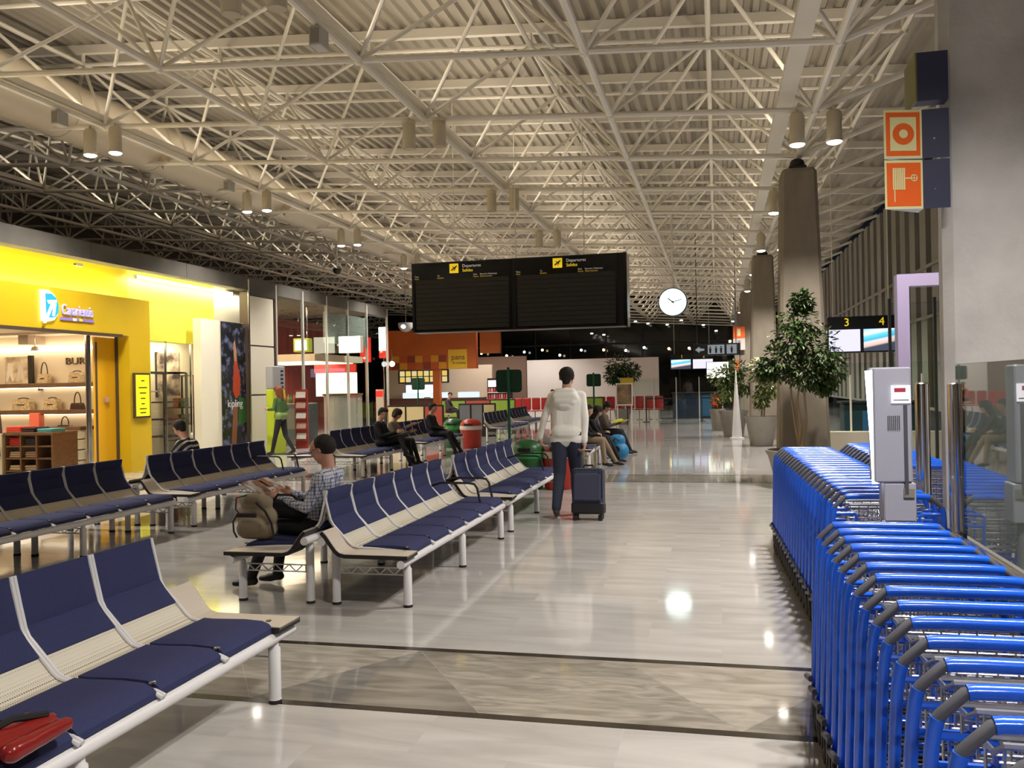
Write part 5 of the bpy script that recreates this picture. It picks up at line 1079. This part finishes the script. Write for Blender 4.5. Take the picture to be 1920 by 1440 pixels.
def eyes(parent, P, k):
    b = MB()
    for q in (-1, 1): b.ell(P(.084, q*.032, .008), (.009*k, .009*k, .007*k), 8, 6)
    b.build('eyes', mat('eye_dark', (.02, .014, .01), .2), parent, True)
    b = MB()
    for q in (-1, 1): b.path([P(.092, q*.016, .028), P(.094, q*.034, .033), P(.084, q*.052, .027)], .0035*k, 5)
    b.build('eyebrows', mat('brow_dark', (.02, .012, .008), .8), parent, True)
    MB().path([P(.092, -.022, -.058), P(.0965, 0, -.056), P(.092, .022, -.058)], .0035*k, 5).build('mouth', mat('lip_rose', (.34, .11, .08), .5), parent, True)
def glasses(parent, P, k):
    b = MB()
    for q in (-1, 1):
        b.path([P(.105, q*.034+.020*math.cos(a*PI/6), .006+.015*math.sin(a*PI/6)) for a in range(12)], .0022, 5, True); b.path([P(.104, q*.055, .010), P(.05, q*.086, .012), P(-.02, q*.09, .012)], .0022, 5)
    b.tube(P(.106, -.014, .01), P(.106, .014, .01), .0022, 5); b.build('glasses', mat('glasses_black', (.015, .015, .02), .3), parent)
SKIN = mat('skin_warm', (.52, .30, .21), .55); SKIN2 = mat('skin_reddish', (.58, .30, .21), .55)
HAIRB = mat('hair_black', (.009, .006, .005), .75); HAIRD = mat('hair_dark_brown', (.018, .011, .007), .75); HAIRR = mat('hair_auburn', (.17, .045, .015), .55)
SHOE = mat('black_shoe', (.012, .011, .012), .45)
def check_mat():
    m = bpy.data.materials.new('blue_white_check'); m.use_nodes = True; nt = m.node_tree; b = nt.nodes['Principled BSDF']; N = nt.nodes.new; L = nt.links.new
    tc = N('ShaderNodeTexCoord'); out = None
    for ax in ('X', 'Y', 'Z'):
        sp = N('ShaderNodeSeparateXYZ'); L(tc.outputs['Object'], sp.inputs[0]); a = N('ShaderNodeMath'); a.operation = 'MULTIPLY'; a.inputs[1].default_value = 36; L(sp.outputs[ax], a.inputs[0]); f = N('ShaderNodeMath'); f.operation = 'FRACT'; L(a.outputs[0], f.inputs[0]); g = N('ShaderNodeMath'); g.operation = 'LESS_THAN'; g.inputs[1].default_value = .28; L(f.outputs[0], g.inputs[0])
        if out is None: out = g
        else: mx = N('ShaderNodeMath'); mx.operation = 'ADD'; L(out.outputs[0], mx.inputs[0]); L(g.outputs[0], mx.inputs[1]); out = mx
    dv = N('ShaderNodeMath'); dv.operation = 'DIVIDE'; dv.inputs[1].default_value = 2.0; dv.use_clamp = True; L(out.outputs[0], dv.inputs[0])
    r = N('ShaderNodeValToRGB'); r.color_ramp.elements[0].color = (.62, .62, .64, 1); r.color_ramp.elements[1].color = (.05, .08, .22, 1); L(dv.outputs[0], r.inputs[0]); L(r.outputs[0], b.inputs['Base Color']); b.inputs['Roughness'].default_value = .85; return m
def stripe_mat():
    m = bpy.data.materials.new('black_white_stripe'); m.use_nodes = True; nt = m.node_tree; b = nt.nodes['Principled BSDF']; N = nt.nodes.new; L = nt.links.new
    tc = N('ShaderNodeTexCoord'); mp = N('ShaderNodeMapping'); mp.inputs['Rotation'].default_value = (0, -.85, 0); L(tc.outputs['Object'], mp.inputs[0]); sp = N('ShaderNodeSeparateXYZ'); L(mp.outputs[0], sp.inputs[0]); a = N('ShaderNodeMath'); a.operation = 'MULTIPLY'; a.inputs[1].default_value = 13; L(sp.outputs['Z'], a.inputs[0]); f = N('ShaderNodeMath'); f.operation = 'FRACT'; L(a.outputs[0], f.inputs[0]); g = N('ShaderNodeMath'); g.operation = 'LESS_THAN'; g.inputs[1].default_value = .36; L(f.outputs[0], g.inputs[0])
    mx = N('ShaderNodeMixRGB'); mx.inputs[1].default_value = (.014, .014, .02, 1); mx.inputs[2].default_value = (.55, .52, .45, 1); L(g.outputs[0], mx.inputs[0]); L(mx.outputs[0], b.inputs['Base Color']); b.inputs['Roughness'].default_value = .9; return m
def torso(B, pel, ch, right, top='top', low='low', k=1., hipw=.095, shw=.165, rr=.105):
    """pel = pelvis centre, ch = base of neck; right = unit vector across"""
    pel, ch, s = Vector(pel), Vector(ch), Vector(right)
    mid = lerp(pel, ch, .5); chest = lerp(pel, ch, .78)
    for q in (-1, 1):
        B.c(pel+s*q*hipw*k, pel+s*q*hipw*.6*k, .105*k, .105*k, low)
        B.c(lerp(pel, ch, .16)+s*q*hipw*.7*k, mid+s*q*hipw*.8*k, rr*k, rr*k, top); B.c(mid+s*q*hipw*.8*k, chest+s*q*hipw*.95*k, rr*k, rr*1.04*k, top); B.c(chest+s*q*hipw*.95*k, ch+s*q*shw*.92*k-Vector((0, 0, .04))*k, rr*1.0*k, .062*k, top)
    B.c(lerp(pel, ch, .3), chest, rr*.98*k, rr*.98*k, top); B.c(ch+s*shw*k-Vector((0, 0, .035))*k, ch-s*shw*k-Vector((0, 0, .035))*k, .058*k, .058*k, top); B.c(ch-Vector((0, 0, .03)), ch, .075*k, .062*k, top)
    return [ch+s*q*(shw+.015)*k-Vector((0, 0, .04))*k for q in (-1, 1)]
def arm(B, sh, el, wr, top, k=1., sleeve=1.):
    B.c(sh, el, .056*k, .046*k, top); B.c(el, lerp(el, wr, sleeve), .045*k, .045*k-.010*k*sleeve, top)
    if sleeve < 1: B.c(lerp(el, wr, sleeve), wr, .034*k, .027*k, 'skin')
def legs(B, hip, kn, an, toe, low, k=1., wide=1.):
    B.c(hip, kn, .088*k*wide, .062*k*wide, low); B.c(kn, lerp(kn, an, .35), .060*k*wide, .058*k*wide, low); B.c(lerp(kn, an, .35), an, .058*k*wide, .046*k*wide, low)
    an, toe = Vector(an), Vector(toe); d = toe-an; z0 = min(an.z, toe.z)
    B.c((an.x-d.x*.15, an.y-d.y*.15, an.z-.045*k), (an.x+d.x*.5, an.y+d.y*.5, (an.z+toe.z)/2-.02*k), .036*k, .038*k, 'shoe'); B.c((an.x+d.x*.4, an.y+d.y*.4, (an.z+toe.z)/2-.025*k), toe, .038*k, .028*k, 'shoe')
# ---- 1. walking man in the white hoodie, seen from behind (forward = +Y, local x to his right)
t = thing('person', 'person in a white hooded sweater and dark jeans walking away with a suitcase', 'person', (-1.78, 10.35, 0)); B = Body()
M_HOOD = mat('white_cotton', (.84, .81, .74), .9, bump=(60, .15)); M_JEAN = mat('dark_denim', (.028, .034, .058), .85, bump=(200, .15))
S = torso(B, (.0, 0, .98), (.01, .05, 1.50), (1, 0, 0), 'top', 'low', 1.0, .092, .165, .112)
B.c((-.09, .0, .95), (.09, .0, .95), .112, .112, 'top'); B.c((-.07, -.03, 1.02), (.07, -.03, 1.02), .11, .11, 'top')
arm(B, S[0], (-.27, .02, 1.19), (-.335, .06, .965), 'top'); arm(B, S[1], (.235, .0, 1.18), (.225, -.02, .925), 'top')
for w in ((-.335, .06, .965), (.225, -.02, .925)): B.c(w, (w[0], w[1], w[2]+.05), .040, .042, 'top')
hand(B, (-.338, .065, .955), (.25, .25, -.8), (.3, 1, 0), (1, -.2, 0), .55); hand(B, (.225, -.022, .915), (.0, -.1, -1), (0, 1, 0), (-1, 0, 0), .75)
B.c((-.085, -.03, 1.50), (.085, -.03, 1.50), .055, .055, 'top'); B.c((-.10, -.06, 1.45), (.10, -.06, 1.45), .06, .06, 'top'); B.c((-.08, -.07, 1.40), (.08, -.07, 1.40), .058, .058, 'top'); B.c((-.04, -.07, 1.35), (.04, -.07, 1.35), .052, .052, 'top')
legs(B, (-.085, 0, .93), (-.085, -.02, .52), (-.10, -.20, .135), (-.115, -.06, .03), 'low', 1.05, 1.16); legs(B, (.085, 0, .93), (.09, .16, .52), (.08, .22, .10), (.085, .37, .03), 'low', 1.05, 1.16)
P, f, s, u = head(B, (.01, .085, 1.685), (0, 1, -.10), (0, 0, 1), 1.02, (.01, .05, 1.49))
B.finish(t, {'top': M_HOOD, 'low': M_JEAN, 'skin': SKIN, 'shoe': mat('brown_shoe', (.07, .045, .035), .5)}, .0095); hair(t, P, 1.04, HAIRB); eyes(t, P, 1.02)
t = thing('papers', 'folded white travel papers in the walking person\'s left hand', 'papers', (-2.06, 10.47, .90), .5)
for k, (c, a) in enumerate((((.55, .55, .58), .25), ((.25, .30, .40), .0), ((.05, .05, .06), -.25))): o = MB().box(-.09, .09, -.004, .004, -.055, .055).build('sheet', mat('sheet_%d' % k, c, .6), t); o.rotation_euler = (.3, .75+a, 0); o.location = (.01*k, .012*k, 0)
# ---- suitcase
M_CASE = mat('blue_grey_suitcase_cloth', (.045, .050, .088), .8, bump=(120, .2))
t = thing('suitcase', 'dark blue wheeled suitcase pulled by the person in white', 'suitcase', (-1.50, 10.18, 0))
o = bpy.data.objects.new('case_tilt', None)
def tilt(o): o.parent = t; o.location = (0, 0, .045); o.rotation_euler = (-.12, 0, 0); return o
tilt(MB().cbox(-.185, .185, -.12, .12, .03, .56, .03).build('shell', M_CASE)); tilt(MB().cbox(-.165, .165, -.155, -.12, .17, .50, .018).build('front_pocket', M_CASE)); tilt(MB().cbox(-.19, .19, -.13, .125, .02, .16, .02).build('lower_trim', mat('black_trim', (.012, .012, .014), .6)))
tilt(MB().path([(-.175, -.123, .20), (-.175, -.123, .54), (.175, -.123, .54), (.175, -.123, .20)], .006, 6).build('zip', M_DARK)); tilt(MB().path([(-.06, 0, .555), (-.05, 0, .59), (.05, 0, .59), (.06, 0, .555)], .012, 8).build('carry_handle', M_DARK, None, True)); tilt(MB().path([(-.07, .08, .55), (-.07, .09, .84), (.07, .09, .84), (.07, .08, .55)], .009, 8).build('pull_handle', mat('gold_tube', (.50, .40, .20), .35, .8), None, True))
for x in (-.15, .15): MB().tube((x-.02, .06, .042), (x+.02, .06, .042), .042, 14).build('wheel', M_RUB, t, True); MB().cbox(x-.025, x+.025, -.10, -.06, .0, .07, .006).build('foot', M_DARK, t)
# ---- 2. seated reader in checked shirt, faces -X (local forward = -x)
def seated(label, x, y, left, mats, hair_m, hstyle='short', lean=.0, k=1., headturn=0., look=-.45, vox=.011, feet=((.46, .10), (.40, .12)), arms='read', gl=False, bald=0, cross=False, sleeve=1., zs=.425):
    """x,y = seat point under the pelvis; person faces -X if left else +X; built facing +x then turned"""
    k *= .92
    t = thing('person', label, 'person', (x, y, 0), PI if left else 0); B = Body(); s = (0, -1, 0)
    pel = Vector((0, 0, zs+.09)); ch = Vector((-.13+lean, 0, zs+.09+.48*k-abs(lean)*.35)); S = torso(B, pel, ch, s, 'top', 'low', k)
    for q in (0, 1):
        sg = -1 if q == 0 else 1; fx, fy = feet[q]; hp = Vector((.02, -sg*.09*k, zs+.085)); fy_ = -sg*fy
        if cross and q == 1: kn = Vector((.44*k, fy_*.3, zs+.20)); an = Vector((.60*k, fy_*.3-.10, zs-.10)); toe = an+Vector((.17, 0, -.10))
        else: kn = Vector((.42*k, fy_, zs+.085)); an = Vector((fx, fy_, .10)); toe = an+Vector((.15, 0, -.065))
        legs(B, hp, kn, an, toe, 'low', k)
    if arms == 'read':
        for q, sg in ((0, 1), (1, -1)):
            el = Vector((ch.x+.10, sg*.23*k, ch.z-.30*k)); wr = Vector((ch.x+.38, sg*.13*k, ch.z-.22*k)); arm(B, S[q], el, wr, 'top', k, sleeve); hand(B, wr, (wr-el), (0, 0, 1), (.2, -sg, .1), .45, k)
    else:
        for q, sg in ((0, 1), (1, -1)):
            el = Vector((ch.x+.08+lean*.3, sg*.22*k, ch.z-.30*k)); wr = Vector((max(.25, ch.x+.25), sg*.09*k, zs+.20)); arm(B, S[q], el, wr, 'top', k, sleeve); hand(B, wr, (wr-el), (0, -sg*.5, 1), (0, 0, -1), .5, k)
    hc = ch+Vector((.055+lean*.22, 0, .185*k)); fw = Vector((math.cos(headturn), math.sin(headturn), look)); P, f, s_, u = head(B, hc, fw, Vector((lean*.5+.25*abs(look), 0, 1)), k, ch-Vector((0, 0, .02)))
    B.finish(t, mats, vox); hair(t, P, k*1.02, hair_m, hstyle, bald); eyes(t, P, k)
    if gl: glasses(t, P, k)
    return t, B, P
CHECK = check_mat(); STRIPE = stripe_mat(); TROU = mat('dark_trousers', (.018, .017, .020), .85); DARKT = mat('black_jacket', (.011, .011, .013), .85)
seated('person in a blue and white checked shirt reading a magazine on the bench', -3.13, 6.43, True, {'top': CHECK, 'low': TROU, 'skin': SKIN2, 'shoe': SHOE}, HAIRD, 'short', .03, 1.0, .0, -.38, .0095, ((.56, .08), (.44, .13)), 'read', True, 1)
t = thing('magazine', 'open colour magazine held by the person in the checked shirt', 'magazine', (-3.56, 6.43, .79))
for q in (-1, 1):
    o = MB().add([(-.15, 0, -.0), (.15, 0, .0), (.15, q*.10, .012), (.15, q*.21, .004), (-.15, q*.21, .004), (-.15, q*.10, .012), (-.15, 0, -.008), (.15, 0, -.008), (.15, q*.10, .003), (.15, q*.21, -.006), (-.15, q*.21, -.006), (-.15, q*.10, .003)], [(0,1,2,5),(5,2,3,4),(6,11,8,7),(11,10,9,8),(0,5,11,6),(5,4,10,11),(1,7,8,2),(2,8,9,3),(3,9,10,4)]).build('page', mat('glossy_page', (.55, .50, .46), .35, noise=(9, (.20, .08, .06), .06)), t); o.rotation_euler = (0, .52, 0)
    o2 = MB().box(-.13, -.02, q*.03, q*.10, .013, .0145).build('printed_picture', mat('page_picture', (.25, .10, .06), .4), t); o2.rotation_euler = (0, .52, 0)
M_KHAKI = mat('khaki_canvas', (.21, .165, .105), .85, noise=(5, (.27, .215, .145), .3)); M_STRAP = mat('black_webbing', (.012, .011, .011), .7)
t = thing('backpack', 'khaki canvas backpack with black straps standing on the bench', 'backpack', (-3.50, 6.12, .45)); t.scale = (.84, .84, .82)
B = Body(); B.c((-.10, 0, .09), (.10, 0, .09), .10, .10, 'x'); B.c((-.09, 0, .20), (.10, 0, .20), .105, .105, 'x'); B.c((-.07, 0, .33), (.07, 0, .33), .085, .085, 'x'); B.c((-.05, -.05, .38), (.04, -.05, .38), .055, .055, 'x'); B.c((-.06, -.09, .14), (.06, -.09, .14), .07, .07, 'x')
o = B.finish(t, {'x': M_KHAKI}, .012, 5); o.name = 'bag_body'
MB().cbox(-.10, .10, -.20, -.17, .225, .265, .008).build('buckle_band', M_STRAP, t); MB().path([(-.10, -.17, .25), (-.15, -.16, .18), (-.17, -.12, .08), (-.15, -.1, .02)], .008, 6).build('strap', M_STRAP, t, True); MB().path([(.08, -.16, .36), (.16, -.14, .28), (.20, -.10, .16), (.21, -.08, .04)], .011, 6).build('strap', M_STRAP, t, True); MB().path([(-.04, -.10, .42), (-.12, -.15, .40), (-.11, -.18, .30), (-.06, -.19, .25)], .007, 6).build('strap', M_STRAP, t, True)
t = thing('shoulder_bag', 'black shoulder bag on the lap of the person in the checked shirt', 'bag', (-3.32, 6.29, .585)); B = Body(); B.c((-.14, 0, .05), (.12, 0, .05), .055, .055, 'x'); B.c((-.12, 0, .11), (.10, 0, .11), .045, .045, 'x'); o = B.finish(t, {'x': DARKT}, .012, 3); o.name = 'bag_body'; MB().path([(-.13, -.02, .12), (-.06, -.06, .19), (.06, -.06, .19), (.12, -.02, .12)], .01, 6).build('strap', M_STRAP, t, True)
# ---- 3. striped sweater
seated('person with glasses in a black and white striped sweater leaning forward', -7.10, 10.75, True, {'top': STRIPE, 'low': TROU, 'skin': SKIN2, 'shoe': SHOE}, HAIRD, 'short', .24, 1.0, -.45, -.55, .012, ((.46, .10), (.42, .13)), 'rest', True, zs=.475)
# ---- 4. woman in the green vest, walking to the left
t = thing('person', 'auburn-haired person in a green vest and black trousers walking past the shops', 'person', (-10.45, 19.5, 0), PI*.98); B = Body(); VEST = mat('green_vest', (.055, .12, .035), .7); VG = mat('reflective_band', (.20, .28, .08), .5)
S = torso(B, (0, 0, .94), (.03, 0, 1.40), (0, -1, 0), 'top', 'low', .95); arm(B, S[0], (.06, .22, 1.13), (.24, .17, 1.12), 'top', .92); arm(B, S[1], (-.05, -.22, 1.12), (.12, -.19, 1.02), 'top', .92); hand(B, (.24, .17, 1.12), (1, 0, .2), (0, 0, 1), (0, -1, 0), .5, .92); hand(B, (.12, -.19, 1.02), (1, 0, -.2), (0, 0, 1), (0, 1, 0), .5, .92)
B.c((0, -.09, .96), (0, .09, .96), .118, .118, 'band'); legs(B, (0, .09, .88), (.10, .09, .50), (.20, .09, .10), (.36, .09, .03), 'low', 1.0); legs(B, (0, -.09, .88), (-.06, -.09, .48), (-.28, -.09, .13), (-.15, -.09, .035), 'low', 1.0)
P, f, s, u = head(B, (.07, 0, 1.575), (1, 0, -.1), (0, 0, 1), .96, (.03, 0, 1.39)); B.finish(t, {'top': VEST, 'low': TROU, 'skin': SKIN, 'shoe': SHOE, 'band': VG}, .013); hair(t, P, 1.0, HAIRR, 'long'); eyes(t, P, .96)
# ---- 5. readers in the middle row
seated('dark-haired person in black reading beside the woman on the middle bench', -6.50, 16.2, False, {'top': DARKT, 'low': TROU, 'skin': SKIN, 'shoe': SHOE}, HAIRB, 'short', .10, 1.0, .0, -.45, .014, ((.56, .10), (.5, .12)), 'read', cross=True)
seated('person in grey-brown reading a newspaper next to the one in black', -6.50, 16.85, False, {'top': mat('grey_brown_knit', (.16, .125, .095), .9), 'low': TROU, 'skin': SKIN, 'shoe': SHOE}, HAIRD, 'bun', .14, .96, .0, -.5, .014, ((.5, .1), (.46, .12)), 'read')
t = thing('newspaper', 'pale newspaper with red print held on the middle bench', 'newspaper', (-6.06, 16.82, .82))
for q in (-1, 1): o = MB().box(-.14, .14, min(0, q*.24), max(0, q*.24), -.003, .003).build('page', mat('newsprint', (.55, .50, .48), .7, noise=(8, (.45, .12, .10), .08)), t); o.rotation_euler = (q*.12, -.4, 0)
seated('person in black sitting alone near the far bins', -6.48, 19.4, False, {'top': DARKT, 'low': TROU, 'skin': SKIN, 'shoe': SHOE}, HAIRB, 'short', .06, 1.0, .2, -.15, .015, ((.62, .10), (.56, .12)), 'rest')
# ---- 6. right row beyond the walking man
BEIGE = mat('beige_trousers', (.27, .20, .125), .85)
seated('person in a dark jacket and beige trousers on the right-row bench', -2.56, 16.75, False, {'top': DARKT, 'low': BEIGE, 'skin': SKIN, 'shoe': SHOE}, HAIRB, 'short', .16, 1.02, .2, -.3, .015, ((.62, .10), (.44, .12)), 'rest')
seated('person in black beside the one in beige trousers, a bag at the feet', -2.54, 17.45, False, {'top': DARKT, 'low': TROU, 'skin': SKIN, 'shoe': SHOE}, HAIRB, 'long', .22, .98, .2, -.4, .015, ((.58, .10), (.5, .12)), 'rest')
seated('dark-haired person in a brown jacket holding a yellow paper', -2.50, 19.7, False, {'top': mat('brown_jacket', (.10, .075, .055), .85), 'low': TROU, 'skin': SKIN, 'shoe': SHOE}, HAIRB, 'bun', .12, .98, -.9, -.5, .015, ((.56, .10), (.5, .12)), 'read')
t = thing('yellow_paper', 'bright yellow folded paper on the lap of the person in brown', 'paper', (-2.12, 19.62, .72))
for q in (-1, 1): o = MB().box(-.12, .12, min(0, q*.22), max(0, q*.22), -.004, .004).build('page', mat('yellow_page', (.55, .55, .05), .6), t); o.rotation_euler = (q*.25, -.15, .5)
t = thing('travel_bag', 'bright blue round travel bag on the floor beside the right-row bench', 'bag', (-2.02, 17.95, 0)); B = Body(); B.c((-.05, 0, .20), (.05, 0, .20), .19, .19, 'x'); B.c((-.03, 0, .40), (.04, 0, .42), .15, .13, 'x'); o = B.finish(t, {'x': mat('bright_blue_nylon', (.02, .20, .42), .5)}, .02, 4); o.name = 'bag_body'; MB().path([(-.08, -.16, .40), (-.02, -.22, .48), (.06, -.2, .42)], .015, 6).build('strap', M_STRAP, t, True); MB().tube((0, -.17, .25), (0, -.20, .25), .07, 12).build('pocket', M_STRAP, t)
# ---- 7. diners far behind
for k, (x, y, c, lb) in enumerate(((-7.0, 37.0, (.42, .04, .03), 'small far person in red at the restaurant tables'), (-6.55, 37.0, (.16, .15, .17), 'small far person in grey next to the one in red'), (-9.6, 30.5, (.06, .045, .05), 'far dark-clothed person by the restaurant partition'))):
    seated(lb, x, y, False, {'top': mat('diner_%d' % k, c, .8), 'low': TROU, 'skin': SKIN, 'shoe': SHOE}, HAIRB, 'short', .12, 1.0, -1.2, -.2, .02, ((.46, .10), (.42, .12)), 'rest', zs=.62)
    s_ = thing('restaurant_stool', 'stool under the '+lb.replace('small far ', '').replace('far ', ''), 'stool', (x, y, 0)); MB().lathe([(.2, 0), (.19, .02), (.03, .04), (.03, .57), (.17, .59), (.18, .615), (.16, .62)], 14).build('pedestal', M_CHROME, s_, True); MB().lathe([(.17, .62), (.18, .63), (.16, .65)], 14).build('seat_pad', M_RED, s_, True)
# red bag at the bottom-left on the nearest bench
t = thing('red_bag', 'glossy dark red bag lying on the nearest bench at the lower left corner', 'bag', (-2.22, 2.46, .462)); B = Body(); B.c((-.10, -.20, .03), (-.08, .04, .03), .04, .03, 'x'); B.c((.07, -.20, .03), (.06, .05, .025), .035, .025, 'x'); B.c((-.02, -.20, .035), (-.01, .05, .03), .045, .03, 'x'); o = B.finish(t, {'x': mat('glossy_red_vinyl', (.22, .012, .010), .22)}, .012, 4); o.name = 'bag_body'; MB().path([(-.05, -.2, .07), (-.02, -.1, .09), (0, .03, .06)], .012, 6).build('strap', M_STRAP, t, True)
bpy.data.scenes.remove(TMP)
